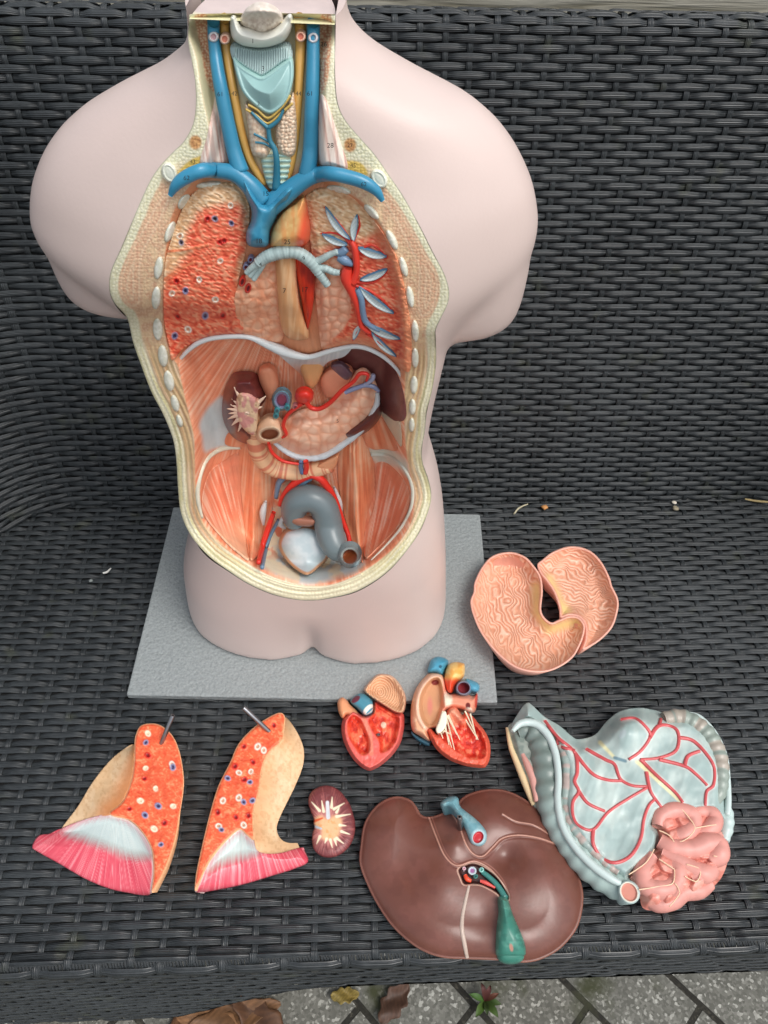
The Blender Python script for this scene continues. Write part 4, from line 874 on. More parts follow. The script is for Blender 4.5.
# ---- belly
FIB = lambda u, v, cx, cy, k, s=0: noise(np.arctan2(u - cx, v - cy) * k, np.hypot(u - cx, v - cy) / 45, s) * 0.6 + noise(np.arctan2(u - cx, v - cy) * k * 2.2, np.hypot(u - cx, v - cy) / 30, s + 2) * 0.4
def muscle(name, P, cx, cy, k, c0, c1, c2, hh=0.004, s=0, edge=None):
    def hf(u, v, d): return 0.001 + hh * sst(0, 18, d) + 0.0008 * FIB(u, v, cx, cy, k, s)
    def cf(u, v, d):
        f = FIB(u, v, cx, cy, k, s); c = mixc(base(u, c0), c1, sst(0.5, 0.72, f)); c = mixc(c, c2, sst(0.45, 0.25, f) * 0.6)
        c = mixc(c, (226, 150, 116), sst(6, 0, d) * 0.5)
        if edge: c = mixc(c, edge[0], sst(edge[1], edge[2], v + edge[3] * u) * 0.8)
        return c
    return lay(name, P, hf, cf, MP)
QL = poly('L2', (335, 410), (352, 365), (400, 400), (440, 410), (395, 425)); QR = poly('R2', (250, 375), (300, 300), (340, 330), (385, 430), (330, 430), (280, 428))
for P in (QL, QR): muscle('back_muscle', P, 300, 200, 60, (232, 138, 96), (244, 180, 142), (206, 104, 66), 0.002)
ILL = poly('L2', (392, 458), (330, 478), (285, 510), (258, 560), (243, 640), (258, 700), (330, 790), (385, 840), (430, 868), (425, 780), (400, 640))
muscle('iliac_muscle', ILL, 262, 620, 70, (240, 152, 118), (250, 206, 178), (222, 116, 84), 0.006, 3, ((236, 196, 160), 548, 575, 0.15))
ILR = poly('R2', (298, 492), (345, 488), (400, 540), (430, 600), (425, 670), (380, 745), (300, 830), (255, 862), (252, 780), (290, 660), (298, 580))
muscle('iliac_muscle', ILR, 352, 640, 70, (238, 144, 108), (250, 200, 172), (218, 108, 76), 0.006, 5, ((232, 180, 140), 620, 660, 0.2))
PSL = poly('L2', (392, 425), (450, 408), (520, 440), (540, 520), (510, 640), (480, 760), (465, 850), (430, 862), (412, 740), (400, 620), (388, 520))
muscle('psoas_muscle', PSL, 270, 180, 130, (242, 158, 116), (250, 200, 162), (212, 112, 76), 0.010, 7)
PSR = poly('R2', (160, 412), (235, 376), (262, 420), (290, 490), (292, 590), (258, 720), (250, 860), (238, 872), (205, 790), (172, 680), (150, 560), (150, 480))
muscle('psoas_muscle', PSR, 350, 180, 130, (242, 154, 110), (250, 196, 156), (212, 110, 72), 0.010, 9)
tube('pelvis_edge', q('L2', (396, 424), (345, 424), (300, 438), (262, 470), (240, 520), (228, 580), (230, 640), (246, 700)), [2, 2.4, 2.6, 2.6, 2.4, 2.4, 2.2, 1.2], Cav, torso, (226, 220, 198), MP, 0.2, colfn=vcol((228, 222, 200)))
tube('pelvis_edge', q('R2', (280, 450), (330, 452), (375, 470), (412, 505), (436, 555), (445, 610), (435, 670), (400, 740), (340, 810), (280, 868)), [2.4, 2.4, 2.4, 2.2, 2, 2, 2, 2, 1.6, 1], Cav, torso, (206, 206, 190), MP, 0.2, colfn=vcol((210, 208, 192)))
SPL = poly('C', (480, 68), (500, 52), (550, 46), (605, 70), (644, 110), (666, 165), (676, 222), (672, 244), (654, 252), (628, 243), (606, 215), (598, 160), (560, 115), (515, 105))
lay('spleen_impression', SPL, lambda u, v, d: 0.001 + 0.001 * sst(0, 8, d), lambda u, v, d: mixc(base(u, (124, 72, 68)), (104, 54, 52), sst(0.4, 0.7, fbm(u / 12, v / 12, 3))), MG)
lay('flank_tissue', poly('R2', (320, 285), (370, 320), (395, 330), (400, 420), (370, 380), (340, 330)), lambda u, v, d: 0.002 + 0.002 * sst(0, 5, d), flatc((214, 196, 168)), MP)
DM = mat_paint('dark_gloss_paint', 0.3, 60, 0.15, 0.1, coat=0.3)
KDR = poly('C', (602, 200), (606, 235), (580, 270), (545, 292), (515, 298), (500, 280), (560, 240))
lay('kidney', KDR, lambda u, v, d: 0.004 + 0.012 * dome(d, 8), flatc((92, 44, 42)), DM)
KD = poly('C', (205, 122), (255, 122), (275, 145), (290, 185), (280, 205), (258, 225), (262, 300), (242, 313), (205, 298), (180, 265), (170, 225), (174, 175), (185, 145))
lay('kidney', KD, lambda u, v, d: 0.006 + 0.016 * sst(0, 11, d) ** 0.6, lambda u, v, d: mixc(mixc(base(u, (92, 34, 34)), (112, 48, 44), sst(0.4, 0.7, fbm(u / 8, v / 8, 3))), (130, 64, 56), sst(1.6, 0.4, d) * 0.6), DM)
kc = q('C', (240, 222))[0]; sp = []
for a, r in ((2.75, 56), (3.0, 50), (3.25, 54), (3.5, 48), (3.8, 52), (4.2, 72), (4.5, 50), (4.85, 44), (5.6, 62), (2.4, 56), (2.0, 60), (6.0, 40)):
    P = [kc, (kc[0] + r * 0.5 / 2.743 * math.cos(a), kc[1] + r * 0.5 / 2.743 * math.sin(a)), (kc[0] + r * 1.05 / 2.743 * math.cos(a), kc[1] + r * 1.05 / 2.743 * math.sin(a))]
    sp.append(tube('', P, [4.5, 2.8, 0.4], Cav, None, (230, 200, 176), lift=0.5, base_h=lambda u, v: 0.021 + 0 * u, obj=False, flat=0.7))
merge('renal_pelvis', sp, MP, torso)
lay('renal_pelvis_core', poly('C', (212, 180), (245, 176), (272, 200), (268, 225), (262, 285), (235, 278), (212, 240)), lambda u, v, d: 0.022 + 0.003 * dome(d, 6) + 0.0012 * fbm(u / 3, v / 3, 2), lambda u, v, d: mixc(mixc(base(u, (212, 148, 140)), (230, 196, 160), sst(0.4, 0.6, fbm(u / 4, v / 5, 3))), (150, 100, 70), sst(0.62, 0.75, fbm(u / 4, v / 4, 13)) * 0.6), MP)
lay('adrenal_gland', poly('C', (272, 108), (300, 98), (320, 120), (325, 175), (300, 195), (285, 170), (272, 140)), lambda u, v, d: 0.006 + 0.008 * dome(d, 8), flatc((222, 146, 112)), MP)
lay('diaphragm_pillar', poly('C', (385, 85), (430, 80), (450, 100), (430, 150), (408, 165), (392, 130)), lambda u, v, d: 0.008 + 0.006 * dome(d, 6), flatc((224, 166, 112)), MP)
lay('adrenal_gland', poly('C', (440, 130), (490, 95), (530, 115), (500, 170), (455, 185)), lambda u, v, d: 0.006 + 0.006 * dome(d, 9), flatc((228, 150, 118)), MP)
lay('splenic_fold', poly('C', (468, 100), (498, 92), (528, 122), (505, 138)), lambda u, v, d: 0.01 + 0.003 * dome(d, 4), flatc((108, 82, 92)), MG)
# duodenum, pancreas, vessels
DUO = q('C', (250, 225), (258, 260), (262, 300), (276, 345), (310, 375), (350, 385), (390, 388), (430, 380), (470, 372))
def dcol(u, v, t):
    n = float(noise(np.array(u / 2.6), np.array(v / 2.6), 3)); n2 = float(fbm(np.array(u / 3.), np.array(v / 3.), 8)); c = lin((232, 186, 144)) * (0.9 + 0.2 * n2)
    return c * 0.35 + lin((196, 70, 50)) * 0.65 if abs(n - 0.5) < 0.07 else c
duo = tube('duodenum', DUO, [6, 8, 9, 9.5, 9.5, 9.2, 9, 8.6, 7], Cav, torso, (230, 184, 140), MP, 0.5, lambda u, v: 0.004 + 0 * u, colfn=dcol, n=14, seg=28)
PAN = poly('C', (318, 282), (345, 250), (385, 225), (440, 218), (480, 195), (512, 158), (538, 118), (565, 112), (592, 150), (596, 200), (560, 262), (510, 312), (455, 345), (400, 352), (348, 334), (315, 310))
def pan_h(u, v, d): return 0.008 + 0.012 * sst(0, 16, d) + 0.0009 * sst(-0.3, 0.7, lob(u, v, 10, 12)[1])
lay('pancreas', PAN, pan_h, lambda u, v, d: mixc(mixc(base(u, (246, 184, 150)), (250, 202, 172), sst(0.6, 0.2, lob(u, v, 10, 12)[0])), (220, 144, 108), sst(0.22, 0, lob(u, v, 10, 12)[1]) * 0.3), MP)
lay('bowel_bend', poly('C', (430, 372), (470, 350), (490, 345), (482, 375), (462, 392), (438, 385)), lambda u, v, d: 0.010 + 0.004 * dome(d, 5), flatc((228, 160, 118)), MP)
BULB = poly('C', (262, 268), (285, 240), (315, 235), (340, 262), (345, 292), (330, 308), (290, 312), (265, 300))
lay('duodenum_bulb', BULB, lambda u, v, d: 0.012 + 0.014 * dome(d, 13) - 0.006 * disc(u, v, q('C', (301, 285))[0], 9, 5.5, -0.1, 0.15), lambda u, v, d: mixc(mixc(base(u, (234, 188, 152)), (242, 214, 180), disc(u, v, q('C', (301, 285))[0], 11.5, 7.5, -0.1, 0.15)), (128, 66, 38), disc(u, v, q('C', (301, 286))[0], 9, 5.2, -0.1, 0.15)), MP, 0.6)
tube('pancreas_margin', q('C', (306, 302), (335, 326), (370, 345), (410, 352), (455, 343), (500, 315), (540, 285), (572, 248), (594, 205), (596, 172)), [1.5, 2.6, 3, 3.2, 3.4, 3.4, 3.2, 3.2, 3, 2], Cav, torso, (208, 218, 222), MP, 0.4, lambda u, v: 0.0095 + 0 * u, rings=2.4, n=9)
RD = (218, 50, 38)
merge('splenic_artery', [tube('', P, r, Cav, None, RD, lift=0.7, base_h=lambda u, v: 0.021 + 0 * u, obj=False) for P, r in ((q('C', (398, 190), (412, 212), (438, 216), (468, 198), (500, 165), (530, 142), (548, 120), (570, 122), (566, 140)), [3, 2.4, 2.2, 2.2, 2.2, 2, 2, 1.8, 1.2]), (q('C', (392, 200), (370, 215), (348, 235), (338, 262), (346, 285), (335, 296)), [2.2, 2, 1.9, 1.9, 1.8, 1]))], MG, torso)
tube('mesenteric_artery', q('C', (298, 310), (305, 332), (322, 350), (345, 362), (385, 368)), [1.6, 1.8, 1.8, 1.6, 1.2], Cav, torso, RD, MG, 0.6, lambda u, v: 0.019 + 0 * u)
tube('splenic_vein', q('C', (508, 170), (535, 160), (562, 152), (585, 155), (600, 168)), [2.6, 2.4, 2.2, 2.4, 1.8], Cav, torso, (128, 136, 166), MG, 0.6, lambda u, v: 0.020 + 0 * u)
tube('splenic_vein', q('C', (562, 150), (582, 135), (585, 122)), [2, 2.4, 2], Cav, torso, (150, 154, 178), MG, 0.6, lambda u, v: 0.020 + 0 * u)
lay('coeliac_trunk', ell(*q('C', (395, 183))[0], 9.5, 8, 0), lambda u, v, d: 0.018 + 0.011 * dome(d, 7.5), flatc(RD), MG, 0.6)
lay('vena_cava_stump', ell(*q('C', (334, 192))[0], 10, 11, 0), lambda u, v, d: 0.014 + 0.008 * sst(0, 2, d) - 0.003 * sst(3, 4, d) + 0.001 * sst(5.2, 6, d), lambda u, v, d: mixc(mixc(base(u, (98, 142, 158)), (150, 150, 180), sst(2.6, 3.4, d)), (138, 62, 84), sst(4.4, 5.2, d)), MG, 0.6)
for x, y in ((349, 214), (321, 222), (318, 236), (371, 212)):
    (x, y), = q('C', (x, y)); lay('severed_vessel', ell(x, y, 3, 3, 0), lambda u, v, d: 0.023 + 0.001 * dome(d, 1), lambda u, v, d, x=x: mixc(base(u, (64, 140, 146) if x < 291 else (196, 120, 120)), (40, 90, 100) if x < 291 else (120, 50, 60), sst(1, 1.7, d)), MG, 0.5)
merge('mesenteric_vessels', [tube('', q('C', *P), r, Cav, None, c_, lift=0.6, base_h=lambda u, v: 0.018 + 0 * u, obj=False) for P, r, c_ in ((((388, 362), (386, 375), (390, 392)), 2.4, (84, 112, 150)), (((400, 360), (402, 376), (398, 392)), 2.6, RD))], MG, torso)
# pelvis
merge('iliac_artery', [tube('', q('C', *P), r, Cav, None, RD, lift=0.6, base_h=lambda u, v: 0.012 + 0 * u, obj=False) for P, r in ((((418, 396), (385, 410), (358, 430), (338, 458), (330, 480)), [3.4, 3.6, 3.4, 3, 2.6]), (((412, 396), (440, 408), (462, 435), (482, 470), (500, 520), (516, 562), (520, 590)), [3.4, 3.8, 3.6, 3, 2.6, 2.4, 2.4]), (((312, 500), (298, 540), (282, 590), (270, 638)), [2.2, 2.8, 2.8, 2.2]))], MG, torso)
PBL = (104, 132, 156)
merge('iliac_vein', [tube('', q('C', *P), r, Cav, None, PBL, lift=0.6, base_h=lambda u, v: 0.009 + 0 * u, obj=False) for P, r in ((((345, 398), (326, 420), (318, 460)), [3.4, 3, 2]), (((420, 400), (395, 415), (360, 438), (340, 470), (338, 486)), [3, 3.6, 3.6, 3, 3]), (((325, 520), (300, 570), (288, 610), (280, 652)), [1.6, 2, 2.2, 2])) ], MG, torso)
for P, r in ((((290, 470), (282, 500), (284, 535)), [1.4, 3.4, 1.2]), (((478, 430), (492, 470), (498, 500)), [1, 2.6, 1]), (((345, 505), (330, 530), (345, 545)), [1, 3, 1])): tube('pelvic_nerve', q('C', *P), r, Cav, torso, (206, 212, 212), MP, 0.4, lambda u, v: 0.008 + 0 * u)
lay('sacrum', poly('C', (330, 430), (400, 412), (450, 430), (480, 480), (500, 545), (470, 590), (400, 560), (340, 545), (310, 500)), lambda u, v, d: 0.004 + 0.002 * sst(0, 6, d), lambda u, v, d: mixc(base(u, (222, 200, 172)), (220, 132, 98), sst(0.5, 0.65, fbm(u / 9, v / 7, 31))), MP)
BLA = poly('C', (335, 560), (352, 545), (400, 535), (440, 550), (462, 590), (462, 625), (438, 650), (405, 672), (370, 655), (340, 625), (325, 590))
lay('bladder', BLA, lambda u, v, d: 0.010 + 0.012 * dome(d, 18), lambda u, v, d: mixc(mixc(base(u, (186, 202, 206)), (204, 214, 216), sst(0.4, 0.7, fbm(u / 9, v / 9, 3))), (206, 156, 116), sst(3.6, 2.4, d)), MG)
GR = (104, 118, 122)
REC = q('C', (372, 532), (366, 500), (380, 470), (415, 462), (445, 480), (458, 515), (466, 555), (480, 592), (506, 615), (516, 624))
tube('rectum', REC, [9, 12, 13.5, 13.5, 13.5, 13.5, 13.5, 12.5, 10, 7.5], Cav, torso, GR, MG, 0.6, lambda u, v: 0.013 + 0.004 * sst(520, 550, v), colfn=lambda u, v, t: lin((GR[0] + 22 * max(0, t - .4), GR[1] + 22 * max(0, t - .4), GR[2] + 20 * max(0, t - .4))), seg=24, n=8)
lay('rectum_underside', poly('C', (358, 512), (388, 514), (425, 520), (418, 538), (385, 538), (360, 530)), lambda u, v, d: 0.026 + 0.004 * dome(d, 4), flatc((158, 104, 84)), MP)
lay('rectum_opening', ell(*q('C', (521, 622))[0], 11.6, 11.6, 0), lambda u, v, d: 0.0335 + 0.002 * sst(0, 2, d) - 0.005 * sst(4.0, 5.4, d), lambda u, v, d: mixc(mixc(base(u, (118, 132, 134)), (156, 162, 156), sst(2, 3.4, d)), (150, 80, 44), sst(4.2, 5, d)), MG, 0.6, skirt=0.005)
tube('bowl_edge_band', [(u, v) for u, v in cr(q('P', (262, 576), (285, 584), (310, 587.5), (335, 585), (362, 574)), False, 4)], 1.2, Cav, torso, (232, 222, 190), MP, 0.2)
# ---- the small printed numbers
MNUM = mat_plain('black_print', (22, 20, 22), 0.5, 20, 0.0)
def number(txt, k, x, y, size=4.0, h=0.010, surf=Cav, parent=None):
    (u, v), = q(k, (x, y)); c = bpy.data.curves.new('n', 'FONT'); c.body = txt; c.size = 1; c.align_x = 'CENTER'; c.align_y = 'CENTER'; c.extrude = 0.0
    t = bpy.data.objects.new('n', c); me = bpy.data.meshes.new_from_object(t); bpy.data.objects.remove(t)
    co = np.array([p.co[:] for p in me.vertices]); fs = [tuple(p.vertices) for p in me.polygons]
    U = u + co[:, 0] * size * 1.9; Vv_ = v - co[:, 1] * size * 1.9
    X = surf.pt(U, Vv_, np.full(len(U), h)); o = mesh_obj('number_mark', X, fs, MNUM, parent or torso, None, False); return o

# ================================================================== loose organs on the seat
def gloc(u, v): p = on_z(np.array([float(u)]), np.array([float(v)]), Z0)[0]; return tuple(float(x) for x in p)
def rod(name, p0, p1, r, mat, parent, seg=14):
    p0, p1 = Vector(p0), Vector(p1); d = (p1 - p0); L = d.length; R = d.to_track_quat('Z', 'Y').to_matrix()
    V, Fc = [], []
    prof = [(0, 0), (r, 0), (r, L - r * .3), (r * .8, L), (r * .45, L), (r * .42, L - r * 2), (0, L - r * 2)]
    for rr, z in prof:
        for j in range(seg): a = 2 * math.pi * j / seg; V.append(p0 + R @ Vector((rr * math.cos(a), rr * math.sin(a), z)))
    for i in range(len(prof) - 1):
        for j in range(seg): Fc.append((i * seg + j, i * seg + (j + 1) % seg, (i + 1) * seg + (j + 1) % seg, (i + 1) * seg + j))
    o = mesh_obj(name, V, Fc, mat, parent); o.data.set_sharp_from_angle(angle=math.radians(40)); return o
MMET = mat_plain('brushed_steel', (150, 150, 152), 0.3, 40, 0.1, 0.1, metal=1.0)
def P3(k, x, y, h): (u, v), = q(k, (x, y)); return Seat.pt(np.array([u]), np.array([v]), np.array([h]))[0]
def organ(name, P, hf, cf, parent, mat=None, step=0.7, inset=0.005, skirt=0.0, holes=()):
    return relief(name, P, hf, cf, Seat, parent, mat, step, skirt, inset, holes)
def between(u, v, A, B):   # 0 at polygon/outline A edge, 1 at polygon B
    da = np.abs(segdist(u, v, A)[0]); s = segdist(u, v, B); db = np.where(s[1], 0, s[0]); return da / (da + db + 1e-6)
def oalv(u, v, s): n = noise(u / 8, v / 8, s + 50) * 3; return 0.6 * noise((u + v * 0.5 + n) / 1.7, (v - u * 0.3) / 1.3, s) + 0.4 * noise(u / 4, v / 4, s + 7)
def lungface(u, v, s):
    al = oalv(u, v, s); c = mixc(base(u, (238, 104, 64)), (248, 150, 104), sst(0.5, 0.85, al)); c = mixc(c, (214, 66, 36), sst(0.42, 0.12, al) * 0.75)
    return mixc(c, (206, 74, 44), sst(0.52, 0.7, fbm(u / 11, v / 11, s + 9)) * 0.45)
def tanface(u, v, s):
    c = mixc(base(u, (226, 188, 144)), (236, 204, 164), sst(0.4, 0.7, fbm(u / 9, v / 16, s)) * 0.7); return mixc(c, (196, 150, 104), sst(0.47, 0.3, fbm(u / 2.4, v / 3, s + 4)) * 0.4)
def lung(name, label, k, out, cut, tan, dia, white, H, holes, fcx, fcy, pins, s, wr):
    OUT, CUT, TAN, DIA = (poly(k, *p) for p in (out, cut, tan, dia))
    c0 = OUT.mean(0); t = thing(name, label, 'lung model', gloc(*c0), 'lung halves')
    WH = poly(k, *white)
    def hb(u, v, d):
        b = between(u, v, OUT, CUT); s_ = segdist(u, v, CUT); ins = s_[1]
        return np.where(ins, H, 0.004 + (H - 0.004) * b ** 1.25)
    organ('cut_face', CUT, lambda u, v, d: H - 0.002 + 0.002 * sst(0, 2.5, d) + 0.0007 * oalv(u, v, s) + hole_h(u, v, holes, k, 3.2, 0.0007), lambda u, v, d: mixc(paint_holes(lungface(u, v, s), u, v, holes, k, 3.4), (244, 200, 150), sst(1.6, 0.2, d) * 0.8), t, MP)
    organ('outer_surface', TAN, lambda u, v, d: hb(u, v, d) - 0.002 + 0.0008 * fbm(u / 4, v / 4, s), lambda u, v, d: mixc(tanface(u, v, s), (226, 140, 80), sst(0.35, 0.95, between(u, v, OUT, CUT)) * (0.8 if wr else 0.3)), t, MP)
    th = lambda u, v: noise(np.arctan2(u - fcx, v - fcy) * 210, np.hypot(u - fcx, v - fcy) / 40, s) * 0.7 + 0.3 * noise(np.arctan2(u - fcx, v - fcy) * 80, np.hypot(u - fcx, v - fcy) / 30, s)
    def dc(u, v, d):
        f = th(u, v); c = mixc(base(u, (220, 84, 100)), (240, 150, 156), sst(0.5, 0.8, f) * 0.8); c = mixc(c, (204, 56, 78), sst(0.42, 0.2, f) * 0.5)
        m = sst(-8, 7, sdf(u, v, WH) + 8 * (f - 0.5)); W = mixc(base(u, (190, 206, 204)), (214, 220, 214), sst(0.4, 0.8, f) * 0.4); c = c * (1 - m[..., None]) + W * m[..., None]
        return mixc(c, (226, 224, 214), sst(2.2, .6, segdist(u, v, CUT)[0]) * 0.7)
    organ('diaphragm', DIA, lambda u, v, d: 0.0015 + (H - 0.004) * (between(u, v, OUT, CUT) ** 0.55) - 0.007 * sst(-6, 9, sdf(u, v, WH)) + 0.0005 * th(u, v) - 0.0012 * sst(2.5, 0, segdist(u, v, CUT)[0]), dc, t, MG)
    for a, b in pins: rod('steel_pin', P3(k, *a, H - 0.002), P3(k, *b, H + 0.028), 0.0022, MMET, t)
    return t
lung('lung_model', 'orange lung half with a broad pink fringe, lying farthest left on the seat', 'F1',
    [(500, 90), (520, 50), (560, 38), (610, 45), (660, 85), (690, 140), (710, 220), (718, 320), (700, 450), (680, 560), (640, 680), (600, 760), (570, 805), (545, 815), (470, 805), (380, 785), (270, 740), (150, 670), (60, 620), (32, 595), (60, 545), (110, 535), (165, 510), (240, 410), (300, 310), (370, 220), (430, 165), (490, 130)],
    [(500, 90), (520, 50), (560, 38), (610, 45), (660, 85), (690, 140), (710, 220), (718, 320), (700, 450), (680, 560), (640, 680), (600, 760), (572, 803), (580, 720), (578, 650), (568, 595), (530, 530), (470, 475), (380, 447), (440, 390), (480, 290), (492, 200), (494, 130)],
    [(494, 132), (430, 165), (370, 220), (300, 310), (240, 410), (165, 512), (175, 530), (240, 485), (320, 458), (384, 449), (440, 392), (480, 292), (491, 200)],
    [(162, 512), (230, 485), (310, 460), (384, 449), (470, 476), (530, 531), (568, 596), (580, 652), (581, 720), (572, 800), (545, 815), (470, 805), (380, 785), (270, 740), (150, 670), (60, 620), (32, 595), (60, 545), (110, 535)],
    [(180, 530), (250, 485), (330, 460), (400, 455), (480, 490), (535, 545), (568, 610), (560, 640), (470, 640), (370, 600), (260, 560)], 0.021,
    [('l', 555, 83), ('b', 546, 124), ('r', 555, 182), ('l', 545, 240), ('w', 664, 222), ('b', 668, 236), ('r', 540, 288), ('l', 590, 332), ('l', 521, 387), ('b', 602, 411), ('l', 669, 412), ('r', 472, 424), ('b', 542, 452), ('r', 630, 488), ('l', 583, 514), ('b', 614, 585)], 115, 790, [((614, 134), (668, 2))], 3, True)
lung('lung_model', 'orange lung half with a wide cream flank, next to the small kidney half', 'F2',
    [(480, 65), (510, 78), (560, 140), (600, 220), (610, 280), (600, 350), (560, 450), (510, 550), (475, 630), (468, 690), (490, 735), (530, 755), (590, 755), (615, 775), (630, 830), (560, 865), (450, 900), (300, 945), (180, 970), (90, 985), (50, 982), (55, 900), (75, 800), (100, 690), (130, 570), (170, 440), (230, 320), (270, 230), (330, 160), (400, 105)],
    [(480, 65), (512, 88), (505, 160), (498, 208), (430, 270), (395, 350), (380, 460), (352, 560), (350, 640), (352, 715), (315, 690), (275, 663), (200, 728), (120, 830), (66, 950), (50, 978), (55, 900), (75, 800), (100, 690), (130, 570), (170, 440), (230, 320), (270, 230), (330, 160), (400, 105)],
    [(512, 86), (560, 140), (600, 220), (610, 280), (600, 350), (560, 450), (510, 550), (475, 630), (468, 690), (490, 735), (530, 755), (590, 757), (480, 786), (380, 780), (353, 715), (350, 640), (352, 560), (380, 460), (395, 350), (430, 270), (498, 208), (505, 160)],
    [(275, 663), (315, 690), (353, 718), (380, 778), (480, 785), (592, 755), (615, 775), (630, 830), (560, 865), (450, 900), (300, 945), (180, 970), (90, 985), (50, 980), (68, 948), (120, 830), (200, 728)],
    [(275, 668), (320, 700), (360, 745), (375, 780), (330, 800), (250, 820), (170, 845), (120, 870), (150, 800), (210, 725)], 0.024,
    [('r', 302, 238), ('w', 372, 238), ('w', 403, 257), ('r', 348, 318), ('r', 256, 340), ('w', 276, 372), ('w', 337, 366), ('b', 332, 420), ('r', 304, 408), ('w', 194, 515), ('w', 275, 500), ('b', 300, 522), ('b', 346, 515), ('r', 325, 592), ('w', 172, 645), ('b', 186, 664), ('w', 300, 640), ('r', 168, 575), ('b', 218, 400), ('r', 455, 130), ('r', 260, 600)], 235, 750, [((435, 165), (298, 38))], 8, False)
# ---- kidney half
KO = poly('K', (150, 130), (220, 85), (310, 65), (400, 80), (480, 130), (540, 200), (600, 290), (640, 400), (665, 520), (660, 640), (620, 760), (540, 860), (440, 920), (330, 935), (240, 910), (170, 840), (145, 740), (150, 640), (172, 580), (165, 520), (165, 470), (130, 380), (100, 280), (110, 190))
t = thing('kidney_model', 'small maroon kidney half with a cream star inside, between lung and liver', 'kidney model', gloc(*KO.mean(0)))
KC = q('K', (330, 560))[0]
def kc_(u, v, d):
    a = np.arctan2(v - KC[1], u - KC[0]); r = np.hypot((u - KC[0]) * 1.15, v - KC[1]); n = noise(a * 22, r / 14, 3)
    c = mixc(base(u, (116, 56, 58)), (146, 80, 78), sst(0.5, 0.75, noise(a * 40, r / 9, 7))); c = mixc(c, (214, 140, 132), sst(25, 12, r + 12 * (n - 0.5)) * 0.8)
    c = mixc(c, (236, 190, 140), inm(u, v, poly('K', (165, 480), (250, 430), (330, 470), (420, 430), (500, 480), (480, 620), (440, 700), (330, 720), (260, 700), (255, 600), (180, 550)), 2.5) * 0.9)
    c = mixc(c, (232, 150, 80), sst(0.55, 0.7, fbm(u / 3, v / 3, 4)) * sst(14, 8, r) * 0.6)
    for x0, y0, x1, y1 in ((235, 370, 140, 265), (380, 330, 388, 205), (410, 350, 535, 278), (440, 440, 610, 412), (480, 545, 555, 550), (500, 620, 600, 655), (440, 700, 525, 765), (365, 720, 390, 815), (240, 680, 200, 770), (285, 380, 262, 250), (440, 390, 475, 330), (320, 710, 300, 760), (420, 715, 440, 790)):
        c = mixc(c, (244, 228, 196), stroke(u, v, np.array(q('K', (x0, y0), (x1, y1))), 1.5, 0.35, 0.4))
    c = mixc(c, (214, 216, 220), stroke(u, v, np.array(q('K', (330, 270), (340, 450))), 1.7, 2.0, 0.5)); c = mixc(c, (224, 96, 52), stroke(u, v, np.array(q('K', (175, 495), (270, 460))), 1.5, .8, 0.5)); c = mixc(c, (190, 200, 206), stroke(u, v, np.array(q('K', (175, 560), (255, 585))), 1.3, 1, 0.5))
    return mixc(c, (120, 56, 58), sst(1.6, 0.3, d) * 0.6)
organ('cut_kidney', KO, lambda u, v, d: 0.010 + 0.006 * dome(d, 9) + 0.0005 * fbm(u / 2, v / 2, 3), kc_, t, MP, 0.6, inset=0.003)
# ---- heart half with carved chambers
O1 = poly('G1', (105, 370), (120, 330), (150, 318), (185, 340), (215, 375), (260, 320), (330, 245), (400, 160), (450, 122), (510, 118), (580, 140), (640, 205), (685, 290), (692, 370), (672, 450), (676, 540), (668, 620), (640, 720), (570, 820), (480, 900), (400, 940), (360, 942), (290, 900), (220, 820), (160, 700), (140, 600), (147, 510), (118, 450))
t = thing('heart_model', 'smaller red heart half with a ridged tan chamber on top and a small pin', 'heart model', gloc(*O1.mean(0)), 'heart halves')
VENT = poly('G1', (147, 520), (180, 470), (240, 420), (330, 470), (400, 440), (420, 350), (500, 390), (600, 450), (668, 455), (678, 540), (668, 620), (640, 720), (570, 820), (480, 900), (400, 942), (360, 942), (290, 900), (220, 820), (160, 700), (140, 600))
CAV1 = poly('G1', (190, 540), (230, 470), (300, 500), (350, 600), (385, 700), (370, 790), (310, 810), (250, 740), (200, 650))
CAV2 = poly('G1', (400, 460), (430, 370), (510, 410), (600, 465), (635, 500), (630, 600), (600, 700), (540, 770), (470, 790), (460, 700), (400, 600), (370, 520))
def h1c(u, v, d):
    c = base(u, (238, 106, 96)); m = np.maximum(inm(u, v, CAV1, 1), inm(u, v, CAV2, 1)); f = fbm(u / 3.2, v / 5, 5)
    R = mixc(mixc(base(u, (222, 72, 48)), (238, 120, 84), sst(0.5, 0.7, f)), (176, 34, 24), sst(0.45, 0.3, f) * 0.7)
    c = c * (1 - m[..., None]) + R * m[..., None]; c = mixc(c, (240, 150, 120), stroke(u, v, np.array(q('G1', (330, 500), (385, 640), (395, 800))), 2.2) * 0.6)
    c = mixc(c, (230, 206, 180), disc(u, v, q('G1', (500, 555))[0], 2.6, 3)); return c
def h1h(u, v, d): return 0.004 + 0.018 * sst(-1, 4, d) - 0.008 * (sst(-1, 4, sdf(u, v, CAV1)) + sst(-1, 5, sdf(u, v, CAV2))) + 0.002 * fbm(u / 3.2, v / 5, 5)
organ('ventricles', VENT, h1h, h1c, t, MG, 0.55)
ATR = poly('G1', (330, 248), (400, 160), (450, 122), (510, 118), (580, 140), (640, 205), (685, 290), (692, 370), (668, 450), (600, 452), (500, 392), (425, 345), (360, 300))
ac = q('G1', (470, 270))[0]
def arid(u, v): return np.sin(np.hypot((u - ac[0]) * 1.1, v - ac[1]) * 2.6 + 2 * noise(u / 5, v / 5, 2))
